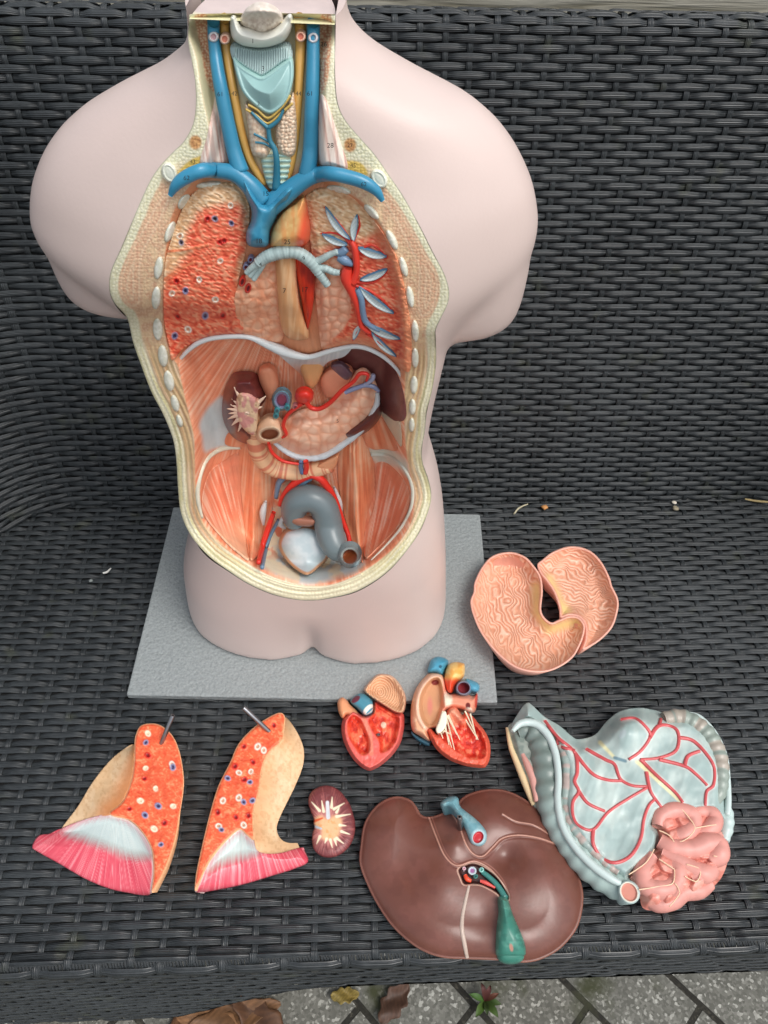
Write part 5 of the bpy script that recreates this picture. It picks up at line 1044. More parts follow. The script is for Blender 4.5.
organ('atrium', ATR, lambda u, v, d: 0.006 + 0.018 * sst(-0.5, 2, d) - 0.008 * sst(1.5, 7, d) + 0.0008 * arid(u, v), lambda u, v, d: mixc(mixc(base(u, (226, 180, 142)), (204, 142, 104), sst(0.2, -0.7, arid(u, v)) * sst(1, 3, d) * 0.8), (238, 190, 160), sst(1.8, 0.8, d)), t, MP, 0.55)
AUR = poly('G1', (105, 372), (120, 332), (150, 318), (185, 340), (215, 378), (270, 430), (290, 480), (250, 510), (190, 470), (150, 500), (118, 450))
organ('auricle', AUR, lambda u, v, d: 0.010 + 0.009 * dome(d, 5), flatc((228, 156, 112)), t, MP, 0.5)
BV = poly('G1', (215, 360), (238, 315), (295, 285), (345, 290), (405, 348), (408, 440), (375, 470), (335, 474), (270, 410))
organ('blue_vessel', BV, lambda u, v, d: 0.013 + 0.010 * dome(d, 6), lambda u, v, d: mixc(mixc(mixc(base(u, (74, 140, 160)), (110, 44, 62), disc(u, v, q('G1', (262, 335))[0], 5.0, 2.8, -0.65, 0.15)), (240, 236, 222), disc(u, v, q('G1', (372, 422))[0], 6.6, 3.6, -0.75, 0.12)), (74, 140, 160), disc(u, v, q('G1', (380, 434))[0], 4.6, 1.1, -0.75, 0.2)), t, MG, 0.5)
rod('steel_pin', P3('G1', 400, 660, 0.012), P3('G1', 462, 636, 0.022), 0.0016, MMET, t)
# ---- heart half with vessels
t = thing('heart_model', 'larger red heart half with blue and yellow vessels on top and white cords inside', 'heart model', gloc(450, 715), 'heart halves')
BODY = poly('G2', (80, 520), (90, 390), (130, 280), (190, 205), (240, 172), (320, 185), (350, 250), (370, 330), (430, 330), (520, 340), (560, 350), (595, 330), (596, 400), (575, 475), (530, 486), (470, 462), (400, 452), (345, 480), (300, 590), (222, 612), (236, 690), (215, 700), (150, 660), (95, 620))
ACV = poly('G2', (245, 215), (305, 212), (335, 290), (345, 430), (330, 470), (290, 570), (215, 600), (155, 510), (145, 390), (180, 285))
def h2c(u, v, d):
    c = mixc(base(u, (230, 172, 134)), (240, 196, 160), sst(0.4, 0.7, fbm(u / 5, v / 5, 3))); a = sdf(u, v, ACV)
    c = mixc(c, (244, 200, 172), sst(-4.5, -1, a) * sst(1, -0.5, a)); c = mixc(c, (206, 152, 112), sst(-0.5, 1, a)); c = mixc(c, (214, 128, 116), disc(u, v, q('G2', (230, 430))[0], 2.5, 8, 0, 0.6) * 0.8)
    c = mixc(c, (126, 40, 34), disc(u, v, q('G2', (270, 250))[0], 3.8, 2.7, 0, 0.15)); c = mixc(c, (232, 144, 116), sst(440, 443, u + 0.15 * (v - 700)) * 0.85 * (1 - sst(0.5, 0.6, 0 * u)))
    c = mixc(c, (238, 224, 200), disc(u, v, q('G2', (370, 370))[0], 4.2, 8, 0, 0.4)); c = mixc(c, (214, 66, 44), stroke(u, v, np.array(q('G2', (590, 340), (588, 430))), 1.8)); c = mixc(c, (110, 26, 24), disc(u, v, q('G2', (522, 428))[0], 2.4, 3.2, 0, .2)); c = mixc(c, (234, 226, 204), disc(u, v, q('G2', (525, 478))[0], 4.5, 4.5, 0, 0.3))
    return c
organ('atria', BODY, lambda u, v, d: 0.005 + 0.022 * dome(d, 6) - 0.011 * sst(-0.5, 5, sdf(u, v, ACV)) + 0.002 * sst(-5, -2, sdf(u, v, ACV)), h2c, t, MP, 0.55, inset=0.004)
VEN2 = poly('G2', (210, 615), (240, 605), (290, 650), (350, 600), (360, 470), (420, 430), (480, 500), (500, 470), (560, 510), (600, 560), (650, 620), (690, 710), (692, 820), (665, 890), (620, 906), (500, 890), (380, 845), (290, 775), (240, 700))
VIN = poly('G2', (300, 650), (360, 560), (380, 480), (430, 500), (490, 560), (520, 500), (580, 570), (640, 650), (662, 730), (655, 820), (560, 840), (470, 800), (380, 740))
def v2c(u, v, d):
    f = fbm(u / 3, v / 4, 11); R = mixc(mixc(base(u, (222, 62, 42)), (240, 124, 92), sst(0.5, 0.7, f)), (176, 26, 24), sst(0.46, 0.3, f) * 0.7)
    c = base(u, (236, 100, 74)); m = inm(u, v, VIN, 1.2); c = c * (1 - m[..., None]) + R * m[..., None]; c = mixc(c, (238, 168, 136), disc(u, v, q('G2', (420, 500))[0], 8, 10, 0, .5) * .8)
    return c
organ('ventricles', VEN2, lambda u, v, d: 0.016 + 0.012 * sst(-1, 4, d) - 0.008 * sst(-1, 6, sdf(u, v, VIN)) + 0.0022 * fbm(u / 3, v / 4, 11), v2c, t, MG, 0.55, inset=0.010)
for nm, pts in (('valve_cords', [((330, 470), (285, 600)), ((335, 480), (330, 640)), ((350, 490), (420, 775)), ((345, 600), (400, 760)), ((370, 500), (460, 690)), ((362, 505), (436, 650)), ((345, 560), (378, 745)), ((335, 620), (395, 650)), ((300, 600), (330, 680))]), ('valve_cords', [((500, 470), (600, 690)), ((540, 490), (590, 690)), ((500, 530), (585, 670))])):
    merge(nm, [tube('', q('G2', *p), [0.9, 0.45], Seat, None, (228, 214, 184), lift=0.5, base_h=lambda u, v: 0.0275 + 0 * u, obj=False) for p in pts], MP, t)
organ('valve_leaf', poly('G2', (322, 475), (355, 478), (360, 560), (330, 620), (290, 640), (275, 605), (300, 540)), lambda u, v, d: 0.0275 + 0.002 * dome(d, 2), flatc((240, 234, 212)), t, MP, 0.5, skirt=0.012)
organ('superior_vein', poly('G2', (212, 170), (225, 110), (242, 72), (290, 50), (345, 62), (372, 90), (352, 140), (325, 192), (270, 178)), lambda u, v, d: 0.012 + 0.014 * dome(d, 7), lambda u, v, d: mixc(base(u, (72, 150, 178)), (34, 84, 104), disc(u, v, q('G2', (310, 127))[0], 1.6)), t, MG, 0.5)
def ao2(u, v, d): return mixc(mixc(base(u, (238, 172, 84)), (244, 200, 120), sst(0.4, 0.7, fbm(u / 4, v / 4, 2))), (232, 74, 40), sst(676, 682, v))
organ('aorta', poly('G2', (352, 148), (375, 108), (420, 92), (470, 96), (497, 115), (492, 200), (440, 255), (410, 320), (380, 332), (352, 300), (338, 230)), lambda u, v, d: 0.014 + 0.017 * dome(d, 9), ao2, t, MG, 0.5)
organ('pulmonary_branch', poly('G2', (500, 225), (545, 228), (600, 255), (612, 285), (600, 320), (560, 325), (520, 300)), lambda u, v, d: 0.014 + 0.010 * dome(d, 6), flatc((86, 158, 184)), t, MG, 0.5)
pc = q('G2', (488, 292))[0]
organ('pulmonary_trunk', ell(pc[0], pc[1], 8.6, 8.2, 0), lambda u, v, d: 0.020 + 0.012 * sst(0, 2, d) - 0.010 * sst(2.2, 3.4, d), lambda u, v, d: mixc(mixc(base(u, (92, 140, 164)), (140, 140, 160), sst(1, 2, d)), (134, 36, 44), sst(2.4, 3.2, d)), t, MG, 0.45)
organ('inferior_vein', poly('G2', (85, 620), (110, 640), (160, 670), (235, 700), (228, 732), (215, 735), (150, 700), (95, 655)), lambda u, v, d: 0.006 + 0.003 * dome(d, 3), flatc((70, 120, 140)), t, MG, 0.5)
# ---- stomach, two opened halves
SRH = poly('J', (352, 140), (372, 120), (420, 85), (490, 65), (560, 80), (610, 125), (645, 190), (655, 225), (680, 280), (678, 330), (655, 395), (602, 450), (537, 484), (546, 440), (546, 390), (522, 354), (482, 346), (446, 354), (440, 310), (418, 250), (388, 205), (364, 175))
SLH = poly('J', (95, 250), (98, 215), (125, 155), (170, 105), (240, 88), (300, 105), (340, 145), (368, 190), (375, 250), (370, 330), (405, 372), (440, 362), (480, 347), (520, 352), (545, 385), (540, 430), (522, 475), (500, 512), (460, 545), (400, 572), (330, 575), (260, 555), (190, 500), (130, 425), (95, 350), (82, 290))
t = thing('stomach_model', 'opened peach stomach model in two folded halves, right of the grey base board', 'stomach model', gloc(546, 607))
def ruga(u, v, s): 
    w = 15 * fbm(u / 10, v / 10, s, 2); return np.sin((u * 0.75 - v * 0.25) * 1.9 + w * 1.7) if s == 2 else np.sin((u * 0.35 - v * 0.85) * 1.9 + w * 1.8)
def sto(nm, P, s, H, smooth_pts, inset):
    SM = np.array(q('J', *smooth_pts))
    def hf(u, v, d): sm = 1 - stroke(u, v, SM, 4, 4, 5); return H - (H - 0.0125) * (1 - (1 - np.clip((d - 1.8) / 20, 0, 1)) ** 2.6) + 0.0006 * ruga(u, v, s) * sst(2, 6, d) * sm + 0.0008 * sst(0, 1, d)
    def cf(u, v, d):
        r = ruga(u, v, s); fold = 0.4 + 0.6 * sst(0.35, 0.6, fbm(u / 13, v / 13, s + 40)); sm = stroke(u, v, SM, 3.5, 3.5, 6); c = mixc(base(u, (224, 164, 134)), (240, 204, 180), sst(0.0, 0.8, r) * (1 - sm) * 0.7 * fold); c = mixc(c, (198, 122, 92), sst(-0.3, -0.95, r) * (1 - sm) * 0.5 * fold); c = mixc(c, (234, 212, 140), sm * 0.95)
        c = mixc(c, (238, 178, 158), sst(2.4, 1.5, d)); return mixc(c, (220, 140, 120), sst(3.4, 2.4, d) * sst(1.6, 2.4, d) * 0.6)
    return organ(nm, P, hf, cf, t, MP, 0.5, inset=inset)
sto('stomach_half', SRH, 5, 0.028, [(420, 270), (470, 330), (440, 290), (400, 200)], 0.010)
sto('stomach_half', SLH, 2, 0.032, [(350, 230), (352, 330), (400, 400), (470, 380), (510, 370)], 0.014)
MDK = mat_plain('dark_gap', (20, 22, 24), 0.7, 20, 0)
# ---- liver
LIV = poly('H', (60, 190), (72, 125), (110, 72), (160, 48), (205, 56), (226, 78), (238, 100), (262, 108), (300, 98), (335, 80), (370, 45), (430, 27), (490, 30), (550, 58), (610, 112), (640, 170), (682, 232), (712, 300), (719, 360), (702, 435), (655, 495), (600, 528), (550, 540), (500, 536), (440, 532), (375, 530), (300, 525), (230, 498), (160, 440), (110, 370), (75, 300), (57, 245))
t = thing('liver_model', 'large glossy brown liver model with a teal gallbladder, at the front edge of the seat', 'liver model', gloc(470, 875))
R1_ = cr(q('H', (262, 108), (285, 170), (310, 225), (345, 253), (395, 240), (440, 260), (475, 300), (492, 340)))
R2_ = cr(q('H', (322, 88), (350, 130), (368, 180), (390, 215), (420, 226), (450, 200), (480, 172), (530, 163), (590, 172), (640, 190)))
R3_ = cr(q('H', (480, 100), (520, 122), (570, 132), (610, 155), (640, 182)))
RECV = poly('V', (216, 690), (262, 660), (325, 640), (400, 662), (490, 725), (560, 805), (604, 890), (594, 925), (545, 905), (500, 862), (400, 810), (330, 800), (262, 803), (236, 755))
def liv_h(u, v, d):
    h = 0.007 + 0.020 * dome(d, 34, 1.6) + 0.002 * sst(2.5, 0.8, d)
    def hump(k, x, y, r): (a, b), = q(k, (x, y)); return np.exp(-((u - a) ** 2 + (v - b) ** 2) / (r * r))
    h = h + 0.005 * hump('H', 340, 190, 13) - 0.007 * hump('H', 160, 260, 34) + 0.004 * hump('H', 300, 300, 22) - 0.008 * hump('H', 490, 230, 16) + 0.003 * hump('H', 600, 300, 30) - 0.003 * hump('H', 610, 400, 26) + 0.004 * hump('H', 440, 120, 22) - 0.004 * hump('H', 420, 420, 20)
    for S, w in ((R1_, 1.6), (R2_, 1.5), (R3_, 1.3)): h = h + 0.0016 * stroke(u, v, S, w * 0.5, None, 1.2) - 0.0008 * stroke(u, v, S + np.array([1.8, 1.6]), w, None, 1.5)
    h = h - 0.006 * sst(-1, 3, sdf(u, v, RECV)); return h
LB = (112, 68, 56)
def liv_c(u, v, d):
    c = mixc(mixc(base(u, LB), (118, 72, 61), sst(0.45, 0.7, fbm(u / 14, v / 14, 3, 4))), (100, 58, 48), sst(0.48, 0.32, fbm(u / 9, v / 9, 13)) * 0.4)
    for S, w in ((R1_, 0.55), (R2_, 0.55), (R3_, 0.4)): c = mixc(c, (212, 160, 140), stroke(u, v, S, w, None, 0.8) * 0.9)
    c = mixc(c, (196, 134, 116), stroke(u, v, R1_ + np.array([2.6, -1.0]), 0.3, None, 0.6) * 0.6); c = mixc(c, (180, 122, 104), sst(1.7, 0.6, d) * 0.6)
    c = mixc(c, (66, 34, 32), sst(-0.3, 1.2, sdf(u, v, RECV))); c = mixc(c, (218, 180, 160), sst(-1.6, -0.7, sdf(u, v, RECV)) * sst(0.6, -0.2, sdf(u, v, RECV)) * 0.85); return c
organ('liver_body', LIV, liv_h, liv_c, t, MG, 0.7, inset=0.012)
lh = lambda off: (lambda u, v: liv_h(u, v, np.abs(segdist(np.asarray(u), np.asarray(v), LIV)[0])) + off)
tube('ligament', q('H', (381, 312), (372, 350), (362, 400), (360, 440), (368, 485), (376, 526)), [1.2, 1.7, 1.9, 2.2, 2.2, 1.8], Seat, t, (190, 170, 156), MG, 0.0, lh(0), flat=0.7, n=6)
GBL = poly('H', (466, 350), (482, 342), (496, 352), (512, 400), (538, 460), (549, 500), (542, 532), (510, 545), (474, 538), (460, 510), (462, 440), (468, 390))
organ('gallbladder', GBL, lambda u, v, d: lh(0.001)(u, v) * (v < 955) + 0.010 * (v >= 955) + 0.013 * dome(d, 11), lambda u, v, d: mixc(mixc(mixc(base(u, (58, 124, 108)), (88, 150, 132), sst(0.5, 0.7, fbm(u / 8, v / 8, 3))), (40, 96, 84), sst(0.45, 0.3, fbm(u / 5, v / 5, 8)) * 0.5), (176, 128, 110), disc(u, v, q('H', (506, 495))[0], 1.8, 4, -0.2, 0.3)), t, MG, 0.6, skirt=0.004)
tube('bile_duct', q('V', (400, 705), (440, 735), (500, 790), (545, 850), (575, 905)), [2.2, 2.6, 2.8, 3, 3.4], Seat, t, (60, 126, 118), MG, 0.4, lh(0.002))
tube('hepatic_artery', q('V', (385, 775), (430, 790), (500, 828)), [1.4, 2, 1], Seat, t, (216, 84, 76), MG, 0.4, lh(0.003))
tube('hepatic_artery', q('V', (268, 730), (285, 760), (315, 775)), [1.8, 2.4, 1.6], Seat, t, (226, 76, 44), MG, 0.4, lh(0.003))
for (x, y), r, A, Bc in (((324, 697), 4.4, (200, 214, 220), (150, 90, 140)), ((395, 690), 2.6, (150, 206, 196), (96, 160, 150)), ((262, 680), 1.9, (214, 180, 190), (180, 120, 130)), ((350, 740), 2.4, (60, 120, 112), (40, 90, 90))):
    (x, y), = q('V', (x, y)); organ('portal_vessel', ell(x, y, r, r, 0), lambda u, v, d: lh(0.005)(u, v) + 0.0015 * sst(0, 0.8, d) - 0.0012 * sst(1.2, 2, d), lambda u, v, d, A=A, Bc=Bc, r=r: mixc(base(u, A), Bc, sst(r * .35, r * .6, d)), t, MG, 0.4, skirt=0.012)
VC = poly('V', (78, 185), (100, 155), (140, 130), (190, 122), (218, 142), (236, 205), (330, 280), (400, 340), (438, 400), (434, 470), (395, 508), (345, 505), (304, 472), (270, 380), (205, 275), (150, 210), (100, 212))
oc_ = q('V', (370, 440))[0]
organ('vena_cava', VC, lambda u, v, d: 0.026 + 0.010 * dome(d, 8) - 0.004 * disc(u, v, oc_, 4.6, 5.6, 0.5, 0.2), lambda u, v, d: mixc(mixc(mixc(mixc(base(u, (110, 158, 168)), (136, 176, 182), sst(0.4, 0.7, fbm(u / 6, v / 6, 3))), (88, 132, 140), sst(0.45, .3, fbm(u / 5, v / 5, 8)) * .5), (166, 198, 204), disc(u, v, oc_, 7.6, 8.6, 0.5, 0.12)), (190, 36, 46), disc(u, v, oc_, 5.0, 6.2, 0.5, 0.12)), t, MG, 0.55, skirt=0.010)
rod('steel_pin', P3('V', 236, 372, 0.028), P3('V', 226, 282, 0.044), 0.0024, MMET, t)
# ---- intestines
t = thing('intestine_model', 'pale blue bowel model with red vessels and a knot of pink coils', 'intestine model', gloc(630, 815))
SHEET = poly('I', (62, 108), (85, 65), (108, 38), (125, 45), (160, 78), (205, 105), (240, 135), (262, 145), (310, 132), (345, 92), (385, 62), (440, 52), (490, 60), (530, 70), (590, 66), (640, 95), (685, 160), (704, 230), (704, 330), (712, 400), (700, 450), (670, 480), (600, 560), (480, 600), (420, 600), (380, 575), (310, 520), (250, 460), (212, 400), (200, 330), (202, 250), (192, 185), (165, 130), (120, 105), (85, 112))
BUL = q('I', (415, 125))[0]
ART = [[(162, 92), (200, 140), (250, 185), (258, 240), (250, 270), (262, 300), (245, 330), (245, 370), (262, 400), (305, 412), (350, 360), (410, 320), (465, 288)], [(200, 140), (205, 165), (250, 178)], [(250, 185), (300, 245), (345, 265), (388, 268)], [(285, 175), (340, 205), (368, 220), (385, 262), (420, 282), (465, 285)], [(262, 298), (290, 335), (340, 358)], [(305, 412), (305, 455), (330, 495), (370, 510), (415, 490), (445, 440), (455, 380), (470, 340), (488, 322)], [(462, 242), (470, 285), (480, 310), (508, 348)],
       [(388, 88), (430, 85), (465, 115), (472, 140), (445, 180), (410, 205)], [(472, 140), (500, 105), (545, 112), (558, 140), (548, 180), (500, 200), (445, 205)], [(500, 105), (505, 85)], [(558, 140), (600, 150), (640, 190), (662, 230), (660, 280), (640, 300), (636, 342)], [(500, 205), (575, 225), (610, 250), (642, 282)], [(575, 225), (585, 195), (620, 180)], [(445, 205), (490, 250), (545, 300), (570, 332)], [(290, 490), (302, 505)]]
ARTS = [cr(q('I', *a)) for a in ART]
SI0 = poly('I', (478, 372), (492, 350), (530, 342), (580, 350), (625, 343), (668, 346), (690, 375), (720, 425), (716, 470), (700, 515), (680, 560), (640, 598), (605, 618), (562, 640), (480, 652), (430, 642), (418, 600), (400, 545), (435, 510), (474, 470), (486, 430), (468, 400))
def sh_h(u, v, d):
    h = 0.012 + 0.018 * sst(-2, 16, d) + 0.014 * np.exp(-(((u - BUL[0]) / 22) ** 2 + ((v - BUL[1]) / 17) ** 2)) + 0.004 * fbm(u / 24, v / 24, 5)
    (a, b), = q('I', (110, 60)); h = h + 0.010 * np.exp(-(((u - a) / 12) ** 2 + ((v - b) / 9) ** 2))
    (a, b), = q('I', (320, 170)); h = h - 0.006 * np.exp(-(((u - a) / 20) ** 2 + ((v - b) / 14) ** 2))
    (a, b), = q('I', (380, 400)); h = h - 0.004 * np.exp(-(((u - a) / 24) ** 2 + ((v - b) / 26) ** 2)) + 0.0012 * striat(u, v, 0.35, 7, 4)
    return h - 0.016 * sst(-1, 6, sdf(np.asarray(u, float), np.asarray(v, float), SI0))
def sh_c(u, v, d):
    n = fbm(u / 12, v / 20, 3, 4); c = mixc(mixc(base(u, (166, 186, 182)), (186, 202, 196), sst(0.4, 0.7, n)), (154, 176, 172), sst(0.48, 0.3, n) * 0.4)
    for A in ARTS[:-1]: c = mixc(c, (226, 228, 220), stroke(u, v, A, 2.6, None, 1.6) * 0.6)
    for a, b in (((325, 155), (368, 200)), ((435, 212), (565, 332)), ((450, 215), (500, 268))): c = mixc(c, (232, 226, 176), stroke(u, v, np.array(q('I', a, b)), 2.0, 1.4, 1.2) * 0.9)
    c = mixc(c, (110, 140, 150), stroke(u, v, np.array(q('I', (368, 200), (400, 210))), 1.6)); c = mixc(c, (176, 190, 190), disc(u, v, q('I', (392, 130))[0], 3, 5, 0.5)); return c
organ('mesentery', SHEET, sh_h, sh_c, t, MG, 0.8, inset=0.006)
sh0 = lambda u, v: sh_h(np.asarray(u, float), np.asarray(v, float), np.abs(segdist(np.asarray(u, float), np.asarray(v, float), SHEET)[0]))
for k_, A in enumerate(ART): tube('mesenteric_artery', q('I', *A), [1.9 - 0.7 * min(1, i / len(A)) for i in range(len(A))], Seat, t, (212, 92, 94), MG, 0.35, sh0, n=7, flat=0.8, colfn=vcol((206, 88, 90)))
def haus(c0, c1, per): return lambda u, v, t_: lin(c0) * 1.0 if noise(np.array(u / per), np.array(v / per), 3) > 0.5 else lin(c0) * 0.5 + lin(c1) * 0.5
LCOL = q('I', (78, 128), (112, 118), (145, 150), (160, 200), (166, 260), (176, 320), (198, 385), (232, 445), (282, 510), (340, 560), (398, 592))
tube('ascending_colon', LCOL, [7, 11, 13, 14, 14, 14, 14, 14, 14, 13, 12], Seat, t, (130, 146, 142), MG, 0.0, lambda u, v: 0.017 + 0 * u, rings=15, n=12, seg=28, colfn=lambda u, v, t_: lin((118, 132, 126)) * (1 - sst(0.45, 0.62, np.array(t_))) + lin((164, 184, 178)) * sst(0.45, 0.62, np.array(t_)))
tube('colon_band', q('I', (66, 122), (92, 98), (135, 100), (172, 135), (194, 190), (202, 260), (200, 330), (214, 400), (250, 462), (300, 515), (350, 553), (385, 572)), [2, 3.6, 3.8, 3.8, 3.6, 3.4, 3.4, 3.6, 3.8, 4, 4, 3], Seat, t, (196, 212, 208), MG, 0.3, lambda u, v: 0.030 + 0 * u, n=6, seg=12)
tube('colon_inner_wall', q('I', (205, 165), (224, 215), (226, 270), (222, 330), (232, 385), (262, 430), (300, 472), (345, 515), (380, 540)), [3, 4.4, 4.6, 4.4, 4.6, 4.6, 4.4, 4, 3], Seat, t, (150, 160, 152), MG, 0.1, sh0, rings=7, n=10, seg=14, colfn=haus((156, 172, 166), (206, 160, 150), 4))
CW = poly('I', (52, 112), (84, 98), (130, 130), (175, 200), (186, 270), (186, 340), (150, 350), (126, 338), (104, 280), (72, 200))
organ('colon_wall', CW, lambda u, v, d: 0.014 + 0.006 * sst(0, 8, d), lambda u, v, d: mixc(base(u, (120, 132, 124)), (150, 158, 148), sst(0.4, 0.7, fbm(u / 6, v / 6, 4))), t, MP, 0.7, inset=0.004)
tube('cut_edge', q('I', (50, 112), (62, 170), (84, 225), (108, 285), (128, 340)), [1.5, 2.6, 3.4, 3.6, 2], Seat, t, (226, 200, 156), MP, 0.5, lambda u, v: 0.013 + 0 * u, n=6)
tube('inner_lining', q('I', (96, 190), (112, 225), (128, 265), (138, 330)), [2, 3.6, 4, 2.4], Seat, t, (214, 158, 146), MG, 0.5, lambda u, v: 0.018 + 0 * u, rings=5, n=6)
tube('descending_colon', q('I', (512, 88), (560, 84), (605, 104), (645, 142), (672, 195), (680, 250), (676, 300), (655, 342)), [7, 9, 9.5, 9.5, 9, 8, 7, 5], Seat, t, (158, 166, 156), MG, 0.1, lambda u, v: 0.022 + 0 * u, rings=9, n=12, seg=22, colfn=haus((146, 158, 148), (190, 164, 148), 7))
tube('colon_band', q('I', (575, 66), (620, 80), (665, 130), (694, 195), (702, 260), (704, 330), (700, 370)), [1.2, 2.2, 2.6, 2.6, 2.6, 3, 3], Seat, t, (202, 218, 214), MG, 0.4, lambda u, v: 0.020 + 0 * u, n=6)
tube('descending_colon', q('I', (690, 330), (698, 370), (696, 410), (690, 445)), [5, 7, 7, 5], Seat, t, (188, 206, 202), MG, 0.4, lambda u, v: 0.012 + 0 * u, rings=9, n=8, seg=16)
SI = poly('I', (478, 372), (492, 350), (530, 342), (580, 350), (625, 343), (668, 346), (672, 375), (662, 395), (695, 425), (706, 470), (700, 515), (680, 560), (640, 598), (605, 618), (575, 615), (562, 632), (530, 650), (480, 652), (450, 642), (438, 600), (405, 545), (440, 510), (478, 470), (490, 430), (470, 400))
SL_ = [[(560, 345), (590, 380), (605, 410), (580, 440), (545, 455)], [(605, 408), (650, 400), (668, 398)], [(500, 415), (530, 430), (550, 460)], [(410, 545), (460, 510), (485, 470)], [(440, 590), (500, 580), (540, 570), (545, 530)], [(500, 500), (545, 530)], [(620, 470), (660, 455), (690, 450)], [(575, 550), (610, 565), (620, 530), (580, 515)], [(530, 640), (560, 600), (545, 570)], [(660, 490), (690, 495)]]
SLS = [cr(q('I', *a)) for a in SL_]
CEL = np.array(q('I', (520, 385), (575, 375), (630, 372), (650, 420), (600, 435), (540, 440), (500, 445), (570, 485), (640, 475), (685, 475), (660, 530), (600, 530), (530, 520), (470, 535), (440, 545), (500, 560), (560, 575), (620, 580), (480, 615), (540, 620)))
def cells(u, v):
    uu = u + 2.5 * (noise(u / 6, v / 6, 3) - .5); vv2 = v + 2.5 * (noise(u / 6, v / 6, 4) - .5)
    D = np.sort(np.stack([np.hypot((uu - a) * 0.85, (vv2 - b) * 1.15) for a, b in CEL]), 0); return D[0], D[1] - D[0]
def si_h(u, v, d): f1, g = cells(u, v); return 0.012 + 0.016 * sst(0, 14, d) ** 0.7 + 0.004 * sst(0, 7, g) + 0.001 * fbm(u / 4, v / 4, 2)
def si_c(u, v, d):
    f1, g = cells(u, v); c = mixc(mixc(base(u, (218, 136, 120)), (232, 164, 148), sst(0.45, 0.7, fbm(u / 7, v / 7, 3))), (196, 104, 88), sst(2.2, 0, g) * 0.45)
    for S in SLS: c = mixc(c, (242, 206, 172), stroke(u, v, S, 0.6, None, 0.7) * 0.9)
    return c
organ('small_intestine', SI, si_h, si_c, t, MG, 0.7, inset=0.008)
def coil_c(u, v, t_): n = float(fbm(np.array(u / 6.), np.array(v / 6.), 3)); return lin((216, 150, 138)) * (0.82 + 0.36 * n)
for P_, r_, h_ in (([(497, 405), (505, 372), (545, 356), (590, 368), (600, 400), (575, 428), (535, 436)], 8.6, 0.020), ([(605, 362), (645, 360), (664, 385), (645, 412), (612, 420)], 8, 0.020), ([(500, 445), (540, 468), (600, 470), (640, 454), (670, 455), (674, 486), (645, 508)], 10, 0.020),
        ([(505, 480), (545, 500), (590, 528), (630, 542), (662, 528)], 9.5, 0.019), ([(478, 490), (452, 530), (458, 575), (500, 590), (545, 575), (552, 535), (520, 510)], 9.5, 0.019), ([(462, 618), (495, 632), (540, 622), (570, 596), (615, 592), (650, 572)], 8.5, 0.013), ([(425, 548), (445, 575), (450, 605)], 8, 0.016), ([(590, 555), (610, 548), (625, 565)], 8, 0.021)):
    rr_ = [r_ * 0.7] + [r_ * (0.93 + 0.12 * ((i * 37) % 5) / 4) for i in range(len(P_) - 2)] + [r_ * 0.7]
    tube('bowel_coil', q('I', *P_), rr_, Seat, t, (222, 146, 130), MP, 0.35, lambda u, v, h_=h_: h_ + 0.004 + 0 * u, n=9, seg=26, colfn=coil_c)
for S in SLS: tube('coil_vessel', S[::3], 0.55, Seat, t, (240, 204, 170), MG, 0.0, lambda u, v: 0.0345 + 0 * u, n=4, seg=8)
rc = q('I', (411, 597))[0]
organ('bowel_opening', ell(rc[0], rc[1], 10.5, 12.5, -0.5), lambda u, v, d: 0.0315 + 0.002 * sst(0, 1.5, d) - 0.002 * sst(2.5, 4, d), lambda u, v, d: mixc(mixc(base(u, (176, 196, 192)), (224, 214, 196), sst(1.4, 2.2, d) * sst(3.4, 2.8, d)), (204, 134, 116), sst(2.8, 3.4, d)), t, MG, 0.5, skirt=0.006)
# ================================================================== small things on the seat and ground
def crumb(u, v, r, c, label, name='crumb', cat='debris', h=0.004):
    bm = bmesh.new(); bmesh.ops.create_icosphere(bm, subdivisions=2, radius=1)
    p = gloc(u, v); s = r * ((p[1] * 0.647 + (CH) * 0.762) / F)
    for w in bm.verts: w.co = Vector((w.co.x * s * random.uniform(.7, 1.2), w.co.y * s * random.uniform(.6, 1.1), w.co.z * s * random.uniform(0.4, 0.7)))
    me = bpy.data.meshes.new(name); bm.to_mesh(me); bm.free(); me.materials.append(mat_plain('crumb_' + str(c[0]), c, 0.8, 90, 0.2, 0.15)); me.polygons.foreach_set('use_smooth', [True] * len(me.polygons))
    o = bpy.data.objects.new(name, me); COL.objects.link(o); o.location = (p[0], p[1], 0.0015 + s * 0.4); tag(o, label, cat); return o
crumb(544, 508, 3.6, (196, 140, 84), 'small tan crumb on the seat at the foot of the bench back')
crumb(674, 503, 2.4, (214, 206, 190), 'tiny white crumb on the seat beside the bench back, right of the tan one')
crumb(675, 509, 3.4, (150, 140, 118), 'greyish beige crumb lying just below the tiny white one by the bench back')
crumb(91, 581, 2.2, (120, 126, 124), 'small grey crumb on the bare seat left of the grey base board')
crumb(12, 523, 3.0, (176, 170, 150), 'pale crumb in the left corner where seat meets back')
crumb(28, 515, 2.8, (140, 112, 60), 'ochre crumb near the left corner of the bench')
def twig(pts, r, c, label):
    o = tube('twig', pts, r, Seat, None, c, mat_paint('twig_paint', 0.7, 80, 0.2), 0.6, lambda u, v: 0.0015 + 0 * u, n=5, seg=6); tag(o, label, 'twig')
twig([(514, 514), (519, 508), (528, 504)], [0.8, 1.0, 0.6], (186, 178, 150), 'pale bent twig on the seat left of the tan crumb')
twig([(103, 573), (107, 572), (111, 568)], [1.0, 1.2, 0.6], (206, 206, 200), 'short white curved fibre on the bare seat near the grey board')
twig([(745, 499), (756, 501), (768, 502)], [0.8, 1.2, 1.0], (170, 150, 104), 'dry straw in the right corner where seat meets back')
